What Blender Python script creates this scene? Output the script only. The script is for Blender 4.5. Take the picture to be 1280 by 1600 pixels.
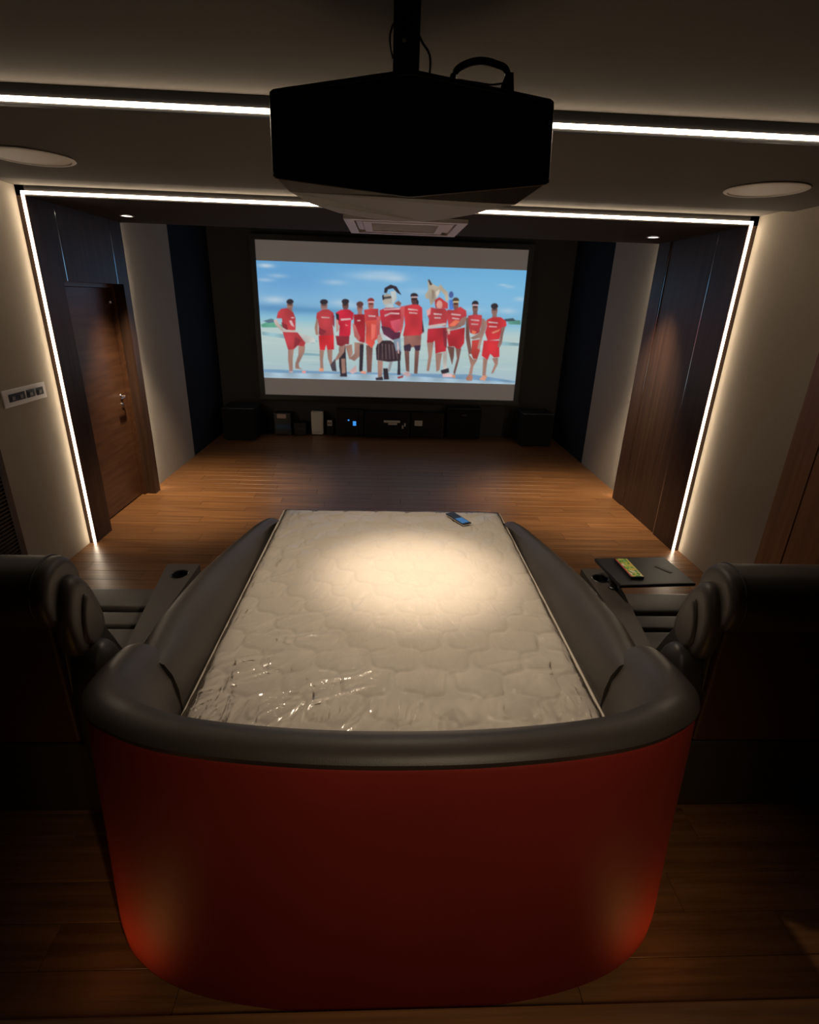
import bpy, bmesh, math, random
import numpy as np
from mathutils import Vector, Matrix

for _o in list(bpy.data.objects):
    bpy.data.objects.remove(_o, do_unlink=True)
S = bpy.context.scene
C = S.collection
random.seed(7)

# ------------------------------------------------------------------ camera
F_PX, PITCH, YAW, ROLL = 826.92, 0.3812, 0.0488, -0.0342
CAM_Z = 2.05
fw = Vector((math.sin(YAW) * math.cos(PITCH), math.cos(YAW) * math.cos(PITCH), -math.sin(PITCH)))
rt = Vector((math.cos(YAW), -math.sin(YAW), 0))
dn = fw.cross(rt)
r2 = rt * math.cos(ROLL) + dn * math.sin(ROLL)
d2 = -rt * math.sin(ROLL) + dn * math.cos(ROLL)
cam = bpy.data.cameras.new('camera')
cam.sensor_fit = 'VERTICAL'
cam.sensor_height = 36.0
cam.sensor_width = 28.8
cam.lens = 36.0 * F_PX / 1600.0
cam.clip_start = 0.02
cam_o = bpy.data.objects.new('camera', cam)
C.objects.link(cam_o)
m3 = Matrix((r2, -d2, -fw)).transposed()
cam_o.matrix_world = Matrix.Translation((0, 0, CAM_Z)) @ m3.to_4x4()
S.camera = cam_o

# ------------------------------------------------------------------ world, exposure
W = bpy.data.worlds.new('world')
S.world = W
W.use_nodes = True
W.node_tree.nodes['Background'].inputs[0].default_value = (0.9, 0.8, 0.7, 1)
W.node_tree.nodes['Background'].inputs[1].default_value = 0.002
S.view_settings.view_transform = 'Standard'
S.view_settings.look = 'None'
S.view_settings.gamma = 1.0
S.view_settings.use_curve_mapping = False
S.view_settings.exposure = 0.0
LED_FRONT, LED_BACK, LED_TRAY = 18.0, 30.0, 14.0
SPOT_DOWN, SPOT_BED, STEP_W = 340.0, 105.0, 2.7
REAR_W = 52.0
PIC_GAIN = 0.86
WARM = (1.0, 0.78, 0.52)


def lamp(name, kind, loc, energy, col, parent=None, aim=None, size=0.05, angle=1.0, blend=1.0):
    l = bpy.data.lights.new(name, kind)
    l.energy = energy
    l.color = col
    if kind == 'SPOT':
        l.spot_size = angle
        l.spot_blend = blend
        l.shadow_soft_size = size
    elif kind == 'POINT':
        l.shadow_soft_size = size
    o = bpy.data.objects.new(name, l)
    C.objects.link(o)
    o.location = loc
    if aim is not None:
        o.rotation_euler = Vector(aim).to_track_quat('-Z', 'Y').to_euler()
    if parent:
        o.parent = parent
    return o


# ------------------------------------------------------------------ materials
MATS = {}


def new_mat(name):
    m = bpy.data.materials.new(name)
    m.use_nodes = True
    MATS[name] = m
    nt = m.node_tree
    b = nt.nodes['Principled BSDF']
    return m, nt, b


def plain(name, col, rough=0.5, metal=0.0, bump=0.0, bscale=200.0, spec=0.5, var=0.0, vscale=3.0):
    m, nt, b = new_mat(name)
    b.inputs['Base Color'].default_value = (*col, 1)
    b.inputs['Roughness'].default_value = rough
    b.inputs['Metallic'].default_value = metal
    b.inputs['Specular IOR Level'].default_value = spec
    geo = nt.nodes.new('ShaderNodeNewGeometry')
    if bump > 0:
        n = nt.nodes.new('ShaderNodeTexNoise')
        n.inputs['Scale'].default_value = bscale
        n.inputs['Detail'].default_value = 4
        nt.links.new(geo.outputs['Position'], n.inputs['Vector'])
        bp = nt.nodes.new('ShaderNodeBump')
        bp.inputs['Strength'].default_value = bump
        bp.inputs['Distance'].default_value = 0.004
        nt.links.new(n.outputs['Fac'], bp.inputs['Height'])
        nt.links.new(bp.outputs['Normal'], b.inputs['Normal'])
    if var > 0:
        n = nt.nodes.new('ShaderNodeTexNoise')
        n.inputs['Scale'].default_value = vscale
        n.inputs['Detail'].default_value = 5
        nt.links.new(geo.outputs['Position'], n.inputs['Vector'])
        r = nt.nodes.new('ShaderNodeValToRGB')
        r.color_ramp.elements[0].position = 0.3
        r.color_ramp.elements[1].position = 0.7
        r.color_ramp.elements[0].color = (*[c * (1 - var) for c in col], 1)
        r.color_ramp.elements[1].color = (*[min(1, c * (1 + var)) for c in col], 1)
        nt.links.new(n.outputs['Fac'], r.inputs['Fac'])
        nt.links.new(r.outputs['Color'], b.inputs['Base Color'])
    return m


def wood(name, c1, c2, stretch, rough=0.4, per_object=False, coat=0.0, spec=0.5):
    """grain: noise squeezed across the fibre direction"""
    m, nt, b = new_mat(name)
    geo = nt.nodes.new('ShaderNodeNewGeometry')
    mp = nt.nodes.new('ShaderNodeMapping')
    mp.inputs['Scale'].default_value = stretch
    nt.links.new(geo.outputs['Position'], mp.inputs['Vector'])
    n = nt.nodes.new('ShaderNodeTexNoise')
    n.inputs['Scale'].default_value = 1.0
    n.inputs['Detail'].default_value = 8
    n.inputs['Roughness'].default_value = 0.6
    n.inputs['Distortion'].default_value = 0.4
    if per_object:
        oi = nt.nodes.new('ShaderNodeObjectInfo')
        mul = nt.nodes.new('ShaderNodeMath')
        mul.operation = 'MULTIPLY'
        mul.inputs[1].default_value = 57.0
        nt.links.new(oi.outputs['Random'], mul.inputs[0])
        ad = nt.nodes.new('ShaderNodeVectorMath')
        ad.operation = 'ADD'
        nt.links.new(mp.outputs['Vector'], ad.inputs[0])
        nt.links.new(mul.outputs[0], ad.inputs[1])
        nt.links.new(ad.outputs[0], n.inputs['Vector'])
    else:
        nt.links.new(mp.outputs['Vector'], n.inputs['Vector'])
    r = nt.nodes.new('ShaderNodeValToRGB')
    r.color_ramp.elements[0].position = 0.32
    r.color_ramp.elements[1].position = 0.68
    r.color_ramp.elements[0].color = (*c1, 1)
    r.color_ramp.elements[1].color = (*c2, 1)
    nt.links.new(n.outputs['Fac'], r.inputs['Fac'])
    out = r.outputs['Color']
    if per_object:
        hs = nt.nodes.new('ShaderNodeHueSaturation')
        mr = nt.nodes.new('ShaderNodeMapRange')
        mr.inputs['To Min'].default_value = 0.84
        mr.inputs['To Max'].default_value = 1.14
        nt.links.new(oi.outputs['Random'], mr.inputs['Value'])
        nt.links.new(mr.outputs['Result'], hs.inputs['Value'])
        nt.links.new(out, hs.inputs['Color'])
        out = hs.outputs['Color']
    nt.links.new(out, b.inputs['Base Color'])
    b.inputs['Roughness'].default_value = rough
    b.inputs['Specular IOR Level'].default_value = spec
    b.inputs['Coat Weight'].default_value = coat
    b.inputs['Coat Roughness'].default_value = 0.2
    bp = nt.nodes.new('ShaderNodeBump')
    bp.inputs['Strength'].default_value = 0.12
    bp.inputs['Distance'].default_value = 0.002
    nt.links.new(n.outputs['Fac'], bp.inputs['Height'])
    nt.links.new(bp.outputs['Normal'], b.inputs['Normal'])
    return m


def glow(name, col, strength):
    m, nt, b = new_mat(name)
    b.inputs['Base Color'].default_value = (*col, 1)
    b.inputs['Emission Color'].default_value = (*col, 1)
    b.inputs['Emission Strength'].default_value = strength
    return m


def fabric(name, col, weave=260.0, bump=0.35):
    m, nt, b = new_mat(name)
    b.inputs['Roughness'].default_value = 0.95
    b.inputs['Specular IOR Level'].default_value = 0.15
    geo = nt.nodes.new('ShaderNodeNewGeometry')
    n = nt.nodes.new('ShaderNodeTexNoise')
    n.inputs['Scale'].default_value = weave
    n.inputs['Detail'].default_value = 2
    nt.links.new(geo.outputs['Position'], n.inputs['Vector'])
    r = nt.nodes.new('ShaderNodeValToRGB')
    r.color_ramp.elements[0].color = (*[c * 0.82 for c in col], 1)
    r.color_ramp.elements[1].color = (*[min(1, c * 1.15) for c in col], 1)
    nt.links.new(n.outputs['Fac'], r.inputs['Fac'])
    nt.links.new(r.outputs['Color'], b.inputs['Base Color'])
    bp = nt.nodes.new('ShaderNodeBump')
    bp.inputs['Strength'].default_value = bump
    bp.inputs['Distance'].default_value = 0.002
    nt.links.new(n.outputs['Fac'], bp.inputs['Height'])
    nt.links.new(bp.outputs['Normal'], b.inputs['Normal'])
    return m


M_FLOOR = wood('oak_plank', (0.13, 0.054, 0.019), (0.27, 0.125, 0.046), (1.3, 34, 34), 0.36, True)
M_SUB = plain('subfloor', (0.02, 0.012, 0.007), 0.8)
M_WOODV = wood('dark_walnut_upright', (0.045, 0.024, 0.017), (0.085, 0.046, 0.031), (22, 22, 1.1), 0.42, spec=0.3)
M_WOODD = wood('dark_walnut_door', (0.075, 0.032, 0.016), (0.135, 0.06, 0.03), (22, 2.0, 22), 0.35)
M_WOODR = wood('walnut_wall_panel', (0.17, 0.07, 0.024), (0.3, 0.125, 0.046), (22, 22, 1.0), 0.4)  # colour raised to stand in for lamp light on the right wall timber
M_NEARW = fabric('beige_fabric', (0.42, 0.37, 0.30))
M_FARW = fabric('pale_grey_fabric', (0.40, 0.38, 0.34))
M_NAVY = fabric('navy_fabric', (0.016, 0.022, 0.034))
M_SCRW = fabric('charcoal_fabric', (0.06, 0.058, 0.058))
M_REARW = fabric('rear_wall_fabric', (0.06, 0.05, 0.042))
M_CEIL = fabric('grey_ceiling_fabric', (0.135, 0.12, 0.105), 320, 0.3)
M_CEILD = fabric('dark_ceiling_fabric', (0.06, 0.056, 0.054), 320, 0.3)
M_DARK = plain('black_profile', (0.012, 0.011, 0.011), 0.5)
M_BLACK = plain('black_plastic', (0.012, 0.012, 0.013), 0.38)
M_GLOSSB = plain('gloss_black', (0.014, 0.014, 0.015), 0.28)
M_SPKB = fabric('speaker_cloth', (0.012, 0.012, 0.013), 400)
M_CHROME = plain('chrome', (0.75, 0.76, 0.78), 0.14, 1.0)
M_STEEL = plain('dark_steel', (0.10, 0.10, 0.11), 0.3, 1.0)
M_WHITE = plain('white_plastic', (0.8, 0.78, 0.75), 0.45)
M_GRILL = plain('speaker_grille_white', (0.85, 0.81, 0.76), 0.6, bump=0.3, bscale=400)
M_UNDER = plain('projector_grey', (0.18, 0.17, 0.165), 0.5)
M_PJBASE = plain('projector_base_grey', (0.3, 0.285, 0.28), 0.5)
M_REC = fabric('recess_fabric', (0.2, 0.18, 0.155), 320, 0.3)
M_LEATH = plain('charcoal_leather', (0.056, 0.047, 0.041), 0.44, bump=0.12, bscale=350, var=0.1)
M_LEATHD = plain('black_leather', (0.03, 0.027, 0.025), 0.42, bump=0.12, bscale=350)
M_RED = plain('red_leather', (0.26, 0.021, 0.012), 0.62, bump=0.08, bscale=300, var=0.06)
M_RUST = plain('rust_leather', (0.05, 0.018, 0.007), 0.55, bump=0.08, bscale=300)
M_MATT = fabric('cream_ticking', (0.62, 0.57, 0.51), 500, 0.15)
M_PIPE = plain('cream_piping', (0.62, 0.56, 0.48), 0.5)
M_PAPER = plain('white_paper', (0.7, 0.66, 0.62), 0.7)
M_LEDF = glow('led_front', (1.0, 0.82, 0.61), LED_FRONT)
M_LEDB = glow('led_back', (1.0, 0.82, 0.61), LED_BACK)
M_LEDT = glow('led_tray', (1.0, 0.82, 0.61), LED_TRAY)
M_LENS = glow('downlight_lens', (1.0, 0.9, 0.76), 6.0)
M_BLUE = glow('blue_indicator', (0.05, 0.35, 1.0), 0.8)
M_STEP = glow('added_step_lens', (1.0, 0.6, 0.25), 0.6)


def film_mat():
    m = bpy.data.materials.new('clear_film')
    m.use_nodes = True
    nt = m.node_tree
    nt.nodes.clear()
    out = nt.nodes.new('ShaderNodeOutputMaterial')
    mix = nt.nodes.new('ShaderNodeMixShader')
    tr = nt.nodes.new('ShaderNodeBsdfTransparent')
    tr.inputs['Color'].default_value = (0.97, 0.97, 0.97, 1)
    gl = nt.nodes.new('ShaderNodeBsdfGlossy')
    gl.inputs['Roughness'].default_value = 0.13
    fr = nt.nodes.new('ShaderNodeFresnel')
    fr.inputs['IOR'].default_value = 1.45
    geo = nt.nodes.new('ShaderNodeNewGeometry')
    mp = nt.nodes.new('ShaderNodeMapping')
    mp.inputs['Rotation'].default_value = (0, 0, -0.45)
    mp.inputs['Scale'].default_value = (16, 5, 5)
    nt.links.new(geo.outputs['Position'], mp.inputs['Vector'])
    n = nt.nodes.new('ShaderNodeTexNoise')
    n.inputs['Scale'].default_value = 1.0
    n.inputs['Detail'].default_value = 3
    n.inputs['Distortion'].default_value = 0.8
    nt.links.new(mp.outputs['Vector'], n.inputs['Vector'])
    bp = nt.nodes.new('ShaderNodeBump')
    bp.inputs['Strength'].default_value = 1.0
    bp.inputs['Distance'].default_value = 0.016
    nt.links.new(n.outputs['Fac'], bp.inputs['Height'])
    nt.links.new(bp.outputs['Normal'], gl.inputs['Normal'])
    nt.links.new(bp.outputs['Normal'], fr.inputs['Normal'])
    nt.links.new(fr.outputs[0], mix.inputs[0])
    nt.links.new(tr.outputs[0], mix.inputs[1])
    nt.links.new(gl.outputs[0], mix.inputs[2])
    nt.links.new(mix.outputs[0], out.inputs['Surface'])
    return m


M_FILM = film_mat()


# ------------------------------------------------------------------ mesh helpers
def link(name, me, mat=None, parent=None, loc=(0, 0, 0)):
    o = bpy.data.objects.new(name, me)
    C.objects.link(o)
    o.location = loc
    if mat and me is not None and not me.materials:
        me.materials.append(mat)
    if parent:
        o.parent = parent
    return o


def mesh(name, vs, fs, smooth=False):
    me = bpy.data.meshes.new(name)
    me.from_pydata([tuple(v) for v in vs], [], fs)
    if smooth:
        for p in me.polygons:
            p.use_smooth = True
    me.update()
    return me


def fix_normals(me):
    bm = bmesh.new()
    bm.from_mesh(me)
    bmesh.ops.recalc_face_normals(bm, faces=bm.faces)
    bm.to_mesh(me)
    bm.free()
    return me


def box_me(name, x0, x1, y0, y1, z0, z1, bev=0.0, seg=2):
    bm = bmesh.new()
    bmesh.ops.create_cube(bm, size=1)
    for v in bm.verts:
        v.co = Vector(((x0 + x1) / 2 + v.co.x * (x1 - x0), (y0 + y1) / 2 + v.co.y * (y1 - y0), (z0 + z1) / 2 + v.co.z * (z1 - z0)))
    if bev > 0:
        bmesh.ops.bevel(bm, geom=list(bm.edges), offset=bev, segments=seg, affect='EDGES', profile=0.6)
    me = bpy.data.meshes.new(name)
    bm.to_mesh(me)
    bm.free()
    if bev > 0.012:
        for p in me.polygons:
            p.use_smooth = True
    return me


def box(name, x0, x1, y0, y1, z0, z1, mat, parent=None, bev=0.0, seg=2):
    return link(name, box_me(name, min(x0, x1), max(x0, x1), min(y0, y1), max(y0, y1), z0, z1, bev, seg), mat, parent)


def loft_me(name, rings, cap=True, closed=True, smooth=True):
    n = len(rings[0])
    vs = [p for r in rings for p in r]
    fs = []
    for i in range(len(rings) - 1):
        for j in range(n if closed else n - 1):
            k = (j + 1) % n
            fs.append((i * n + j, i * n + k, (i + 1) * n + k, (i + 1) * n + j))
    if cap:
        fs.append(tuple(range(n - 1, -1, -1)))
        b = (len(rings) - 1) * n
        fs.append(tuple(range(b, b + n)))
    me = mesh(name, vs, fs, smooth)
    fix_normals(me)
    if smooth:
        me.set_sharp_from_angle(angle=math.radians(50))
    return me


def tube_me(name, pts, r, n=8, closed=False):
    pts = [Vector(p) for p in pts]
    rings = []
    N = len(pts)
    for i, p in enumerate(pts):
        a = pts[(i - 1) % N] if (closed or i > 0) else p
        b = pts[(i + 1) % N] if (closed or i < N - 1) else p
        t = (b - a).normalized()
        up = Vector((0, 0, 1)) if abs(t.z) < 0.9 else Vector((0, 1, 0))
        u = t.cross(up).normalized()
        w = u.cross(t)
        rings.append([p + u * r * math.cos(2 * math.pi * k / n) + w * r * math.sin(2 * math.pi * k / n) for k in range(n)])
    if closed:
        rings.append(rings[0])
    return loft_me(name, rings, cap=not closed)


def lathe_me(name, prof, n=32, cap=False):
    rings = [[Vector((r * math.cos(2 * math.pi * k / n), r * math.sin(2 * math.pi * k / n), z)) for k in range(n)] for r, z in prof]
    return loft_me(name, rings, cap=cap)


def smooth_path(pts, sub=6):
    pts = [Vector(p) for p in pts]
    out = []
    for i in range(len(pts) - 1):
        p0 = pts[max(i - 1, 0)]
        p1 = pts[i]
        p2 = pts[i + 1]
        p3 = pts[min(i + 2, len(pts) - 1)]
        for k in range(sub):
            t = k / sub
            out.append(0.5 * ((2 * p1) + (p2 - p0) * t + (2 * p0 - 5 * p1 + 4 * p2 - p3) * t * t + (3 * p1 - p0 - 3 * p2 + p3) * t ** 3))
    out.append(pts[-1])
    return out


def interp(x, xs, ys):
    return float(np.interp(x, xs, ys))


def empty(name, loc=(0, 0, 0)):
    o = bpy.data.objects.new(name, None)
    C.objects.link(o)
    o.location = loc
    o.empty_display_size = 0.1
    return o


def tag(o, label, cat, group=None, kind=None):
    o['label'] = label
    o['category'] = cat
    if group:
        o['group'] = group
    if kind:
        o['kind'] = kind
    return o


def struct(o):
    o['kind'] = 'structure'
    return o


# ------------------------------------------------------------------ room dimensions
XL, XR = -2.565, 2.68            # near side walls
XLF, XRF = -2.59, 2.73           # far side walls
PL, PR = -2.505, 2.615           # inner faces of the portal
PY0, PY1 = 4.27, 5.65            # portal front and back
ZTRAY, ZSOF, ZREC, ZPOR, ZFAR = 2.744, 2.675, 2.693, 2.63, 2.95
YSOF, YREC = 2.46, 3.92
YW = 8.5                         # screen wall
YB = -2.4                        # wall behind the camera
YPLAT, ZPLAT = 0.79, 0.35

# floor with planks laid across the room
fl = struct(box('floor', -2.75, 2.9, YPLAT - 0.02, YW + 0.05, -0.08, -0.012, M_SUB))
PW = 0.142
row = 0
y = YPLAT
plank_meshes = {}
while y < YW - 0.005:
    y1 = min(y + PW, YW)
    x = -2.72
    off = (row * 0.47) % 1.28
    first = True
    while x < 2.85 - 0.01:
        ln = 1.28 - off if first and off > 0.2 else 1.28
        first = False
        x1 = min(x + ln, 2.85)
        if 2.85 - x1 < 0.15:
            x1 = 2.85
        key = (round(x1 - x, 3), round(y1 - y, 3))
        if key not in plank_meshes:
            me = box_me('plank', 0.0008, key[0] - 0.0008, 0.0008, key[1] - 0.0008, -0.012, 0.0, 0.0012, 1)
            me.materials.append(M_FLOOR)
            plank_meshes[key] = me
        link('plank', plank_meshes[key], None, fl, (x, y, 0))
        x = x1
    row += 1
    y = y1
# raised platform the viewer stands on
pf = struct(box('floor_platform', -2.56, 2.68, YB, YPLAT - 0.02, -0.08, ZPLAT - 0.02, M_SUB))
box('riser_board', -2.54, 2.655, YPLAT - 0.02, YPLAT - 0.004, 0.0, ZPLAT - 0.035, M_WOODV, pf)
box('nosing', -2.54, 2.655, YPLAT - 0.07, YPLAT, ZPLAT - 0.035, ZPLAT, M_FLOOR, pf, 0.006)
yy = YPLAT - 0.0708
k = 0
while yy > -0.6:
    for i, (xa, xb) in enumerate(((-2.54, -1.6 + 0.3 * (k % 3)), (-1.6 + 0.3 * (k % 3), -0.2 + 0.3 * (k % 2)), (-0.2 + 0.3 * (k % 2), 1.1 + 0.2 * (k % 3)), (1.1 + 0.2 * (k % 3), 2.655))):
        box('plank', xa + 0.0008, xb - 0.0008, yy - PW + 0.0008, yy, ZPLAT - 0.02, ZPLAT, M_FLOOR, pf, 0.0012, 1)
    yy -= PW
    k += 1
box('rear_boards', -2.54, 2.655, YB, yy, ZPLAT - 0.02, ZPLAT, M_FLOOR, pf)

# side walls, near part: pale fabric panel by the portal, dark timber panels nearer the viewer
wl = struct(box('wall_left', XL - 0.22, XL - 0.02, YB, PY0, -0.08, 2.95, M_SCRW))
box('fabric_panel', XL - 0.02, XL, 3.515, PY0, 0.0, ZREC, M_NEARW, wl)
box('wood_panel', XL - 0.02, XL + 0.004, 2.93, 3.51, 0.0, ZSOF, M_WOODV, wl)
box('wood_panel', XL - 0.02, XL + 0.004, 1.6, 2.924, 0.0, ZSOF, M_WOODV, wl)
box('fabric_panel', XL - 0.02, XL, YB, 1.594, 0.0, ZTRAY, M_REARW, wl)
wr = struct(box('wall_right', XR + 0.02, XR + 0.22, YB, PY0, -0.08, 2.95, M_SCRW))
box('fabric_panel', XR, XR + 0.02, 3.335, PY0, 0.0, ZREC, M_NEARW, wr)
box('wood_panel', XR - 0.004, XR + 0.02, 3.105, 3.33, 0.0, ZSOF, M_WOODR, wr)
box('wood_panel', XR - 0.004, XR + 0.02, 1.6, 3.093, 0.0, ZSOF, M_WOODR, wr)
box('fabric_panel', XR, XR + 0.02, YB, 1.594, 0.0, ZTRAY, M_REARW, wr)
# grille let into the timber on the left
gv = empty('wall_vent', (XL + 0.004, 3.2, 0.0))
tag(gv, 'black louvred vent grille low in the dark timber wall beside the reclining seat', 'vent')
for a, b, c, d in ((3.02, 3.05, 0.28, 0.98), (3.43, 3.46, 0.28, 0.98), (3.05, 3.43, 0.28, 0.31), (3.05, 3.43, 0.95, 0.98)):
    o = link('vent_frame', box_me('vent_frame', 0, 0.014, a - 3.2, b - 3.2, c, d), M_BLACK, gv)
lv = box_me('louvre', 0.001, 0.013, -0.15, 0.23, -0.004, 0.006)
lv.materials.append(M_BLACK)
for i in range(24):
    link('louvre', lv, None, gv, (0, 0, 0.325 + i * 0.0265))
# side walls, far part
wlf = struct(box('wall_left_far', XLF - 0.22, XLF - 0.02, PY1, YW + 0.2, -0.08, 3.05, M_SCRW))
box('fabric_panel', XLF - 0.02, XLF, PY1, 7.03, 0.0, ZFAR, M_FARW, wlf)
box('fabric_panel', XLF - 0.02, XLF, 7.036, YW, 0.0, ZFAR, M_NAVY, wlf)
wrf = struct(box('wall_right_far', XRF + 0.02, XRF + 0.22, PY1, YW + 0.2, -0.08, 3.05, M_SCRW))
box('fabric_panel', XRF, XRF + 0.02, PY1, 7.04, 0.0, ZFAR, M_FARW, wrf)
box('fabric_panel', XRF, XRF + 0.02, 7.046, YW, 0.0, ZFAR, M_NAVY, wrf)
struct(box('wall_front', XLF - 0.1, XRF + 0.1, YW, YW + 0.2, -0.08, 3.05, M_SCRW))
struct(box('wall_back', XL - 0.22, XR + 0.22, YB - 0.2, YB, -0.08, 2.95, M_REARW))
# ceilings
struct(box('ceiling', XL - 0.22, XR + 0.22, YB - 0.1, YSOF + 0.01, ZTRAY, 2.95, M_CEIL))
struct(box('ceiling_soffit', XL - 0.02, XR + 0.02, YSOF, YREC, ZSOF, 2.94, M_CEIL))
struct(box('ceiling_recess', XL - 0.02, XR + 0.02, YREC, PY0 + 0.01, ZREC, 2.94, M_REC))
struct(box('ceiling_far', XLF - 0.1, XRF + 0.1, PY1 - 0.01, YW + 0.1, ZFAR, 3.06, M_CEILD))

# ------------------------------------------------------------------ portal of dark timber
po = struct(empty('trim_1'))
# left side: jambs, header boards over the door
box('jamb_board', -2.76, PL, PY0, 4.54, 0.0, 2.95, M_WOODV, po)
box('jamb_board', -2.76, PL, 5.53, PY1, 0.0, 2.95, M_WOODV, po)
box('header_board', -2.76, PL, 4.541, 4.592, 2.1, 2.63, M_WOODV, po)
box('header_board', -2.76, PL, 4.604, 5.424, 2.1, 2.63, M_WOODV, po)
box('header_board', -2.76, PL, 5.436, 5.529, 2.1, 2.63, M_WOODV, po)
box('metal_inlay', -2.56, PL - 0.001, 4.5925, 4.6035, 2.1, 2.63, M_CHROME, po)
box('metal_inlay', -2.56, PL - 0.001, 5.4245, 5.4355, 2.1, 2.63, M_CHROME, po)
# right side: three uprights with two inlays
box('upright_board', PR, 2.86, PY0, 4.634, 0.0, 2.95, M_WOODV, po)
box('upright_board', PR + 0.012, 2.86, 4.646, 5.41, 0.0, 2.95, M_WOODV, po)
box('upright_board', PR, 2.86, 5.422, PY1, 0.0, 2.95, M_WOODV, po)
box('metal_inlay', PR + 0.004, 2.86, 4.6345, 4.6455, 0.0, 2.63, M_CHROME, po)
box('metal_inlay', PR + 0.004, 2.86, 5.4105, 5.4215, 0.0, 2.63, M_CHROME, po)
box('lintel', PL - 0.2, PR + 0.2, PY0, PY1, ZPOR, 2.94, M_CEILD, po)

# door in the left jamb, set back
dr = struct(empty('door_1', (-2.70, 4.6, 0)))
def dpart(name, x0, x1, y0, y1, z0, z1, mat, parent, bev=0.0):
    return link(name, box_me(name, x0 + 2.70, x1 + 2.70, y0 - 4.6, y1 - 4.6, z0, z1, bev), mat, parent)
dpart('door_leaf', -2.685, -2.64, 4.575, 5.495, 0.012, 2.062, M_WOODD, dr, 0.002)
dpart('door_frame', -2.755, -2.60, 4.541, 4.572, 0.0, 2.1, M_WOODD, dr)
dpart('door_frame', -2.755, -2.60, 5.498, 5.529, 0.0, 2.1, M_WOODD, dr)
dpart('door_frame', -2.755, -2.60, 4.572, 5.498, 2.065, 2.1, M_WOODD, dr)
dpart('threshold', -2.755, -2.66, 4.572, 5.498, 0.0, 0.006, M_DARK, dr)
dpart('backing', -2.80, -2.76, 4.5, 5.57, 0.0, 2.2, M_DARK, dr)
h = link('door_handle', lathe_me('door_handle', [(0.0, 0), (0.027, 0), (0.027, 0.006), (0.024, 0.009), (0.010, 0.010), (0.009, 0.05), (0.0, 0.052)], 20), M_CHROME, dr, (-2.64 + 2.70, 5.40 - 4.6, 1.07))
h.rotation_euler = (0, math.pi / 2, 0)
link('lever', tube_me('lever', [(0.05, 0, 0), (0.055, -0.02, 0), (0.056, -0.07, 0.002), (0.054, -0.125, -0.002)], 0.009, 10), M_CHROME, dr, (-2.64 + 2.70, 5.40 - 4.6, 1.07))
e = link('escutcheon', lathe_me('escutcheon', [(0.0, 0), (0.026, 0), (0.026, 0.006), (0.022, 0.009), (0.0, 0.010)], 20), M_CHROME, dr, (-2.64 + 2.70, 5.40 - 4.6, 0.985))
e.rotation_euler = (0, math.pi / 2, 0)
link('door_stop', lathe_me('door_stop', [(0.0, 0), (0.018, 0), (0.02, 0.02), (0.0, 0.03)], 14), M_CHROME, dr, (-2.62 + 2.70, 5.44 - 4.6, 1.93))

# ------------------------------------------------------------------ light strips
LW = 0.009
def led_frame(name, yf, sgn, mat, label, group):
    t = empty(name, (0.0, yf, 0.0))
    tag(t, label, 'light strip', group)
    xa, xb, zt = -2.519, 2.631, 2.648
    d0, d1 = (-0.006, 0.0) if sgn < 0 else (0.0, 0.006)
    link('diffuser', box_me('diffuser', xa - LW, xa + LW, d0, d1, 0.0, zt + LW), mat, t)
    link('diffuser', box_me('diffuser', xb - LW, xb + LW, d0, d1, 0.0, zt + LW), mat, t)
    link('diffuser', box_me('diffuser', xa + LW, xb - LW, d0, d1, zt - LW, zt + LW), mat, t)
    return t
led_frame('led_strip', PY0, -1, M_LEDF, 'white light strip outlining the dark portal up both sides and across the top', 'light strips')
# hidden strips on the back edge of the portal sides
for xx, side in ((-2.55, 'door'), (2.665, 'panelled')):
    t = link('led_strip', box_me('led_strip', -0.010, 0.010, 0.0, 0.006, 0.0, 2.60), M_LEDB, None, (xx, PY1, 0.02))
    tag(t, 'hidden light strip on the back edge of the portal on the %s side' % side, 'light strip', 'light strips')
t = empty('led_strip', (0, YSOF, 0))
tag(t, 'long white light strip across the ceiling step behind the projector', 'light strip', 'light strips')
link('profile', box_me('profile', XL + 0.001, XR - 0.001, -0.022, 0.0, ZSOF - 0.0, ZTRAY - 0.002), M_DARK, t)
link('diffuser', box_me('diffuser', XL + 0.001, XR - 0.001, -0.028, -0.0221, 2.685, 2.701), M_LEDT, t)

# ------------------------------------------------------------------ ceiling fixtures
def downlight(x, y, z, label, power, angle, aim=(0, 0, -1), col=WARM, core=None):
    t = empty('downlight', (x, y, z))
    tag(t, label, 'downlight', 'recessed downlights')
    link('bezel', lathe_me('bezel', [(0.040, -0.001), (0.054, -0.002), (0.058, -0.005), (0.055, -0.008), (0.044, -0.008), (0.040, -0.001)], 32), M_WHITE, t)
    link('lens', lathe_me('lens', [(0.0, -0.004), (0.041, -0.004), (0.041, -0.001), (0.0, -0.001)], 24), M_LENS, t)
    lamp('downlight_lamp', 'SPOT', (0, 0, -0.03), power, col, t, aim, 0.035, angle, 1.0)
    if core:
        lamp('downlight_core', 'SPOT', (0, 0, -0.03), power * 1.9, col, t, aim, 0.06, core, 1.0)
downlight(-2.2, 5.11, ZPOR, 'small lit downlight in the portal ceiling near the door', SPOT_DOWN, 1.15, (0.05, 0.14, -1))
downlight(2.3, 5.11, ZPOR, 'small lit downlight in the portal ceiling near the right panelled side', SPOT_DOWN, 1.15, (-0.06, 0.1, -1))
downlight(0.18, 2.75, ZSOF, 'downlight in the ceiling over the middle of the mattress', SPOT_BED, 1.9, (0, 0, -1), (1.0, 0.81, 0.60), 0.66)
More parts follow.
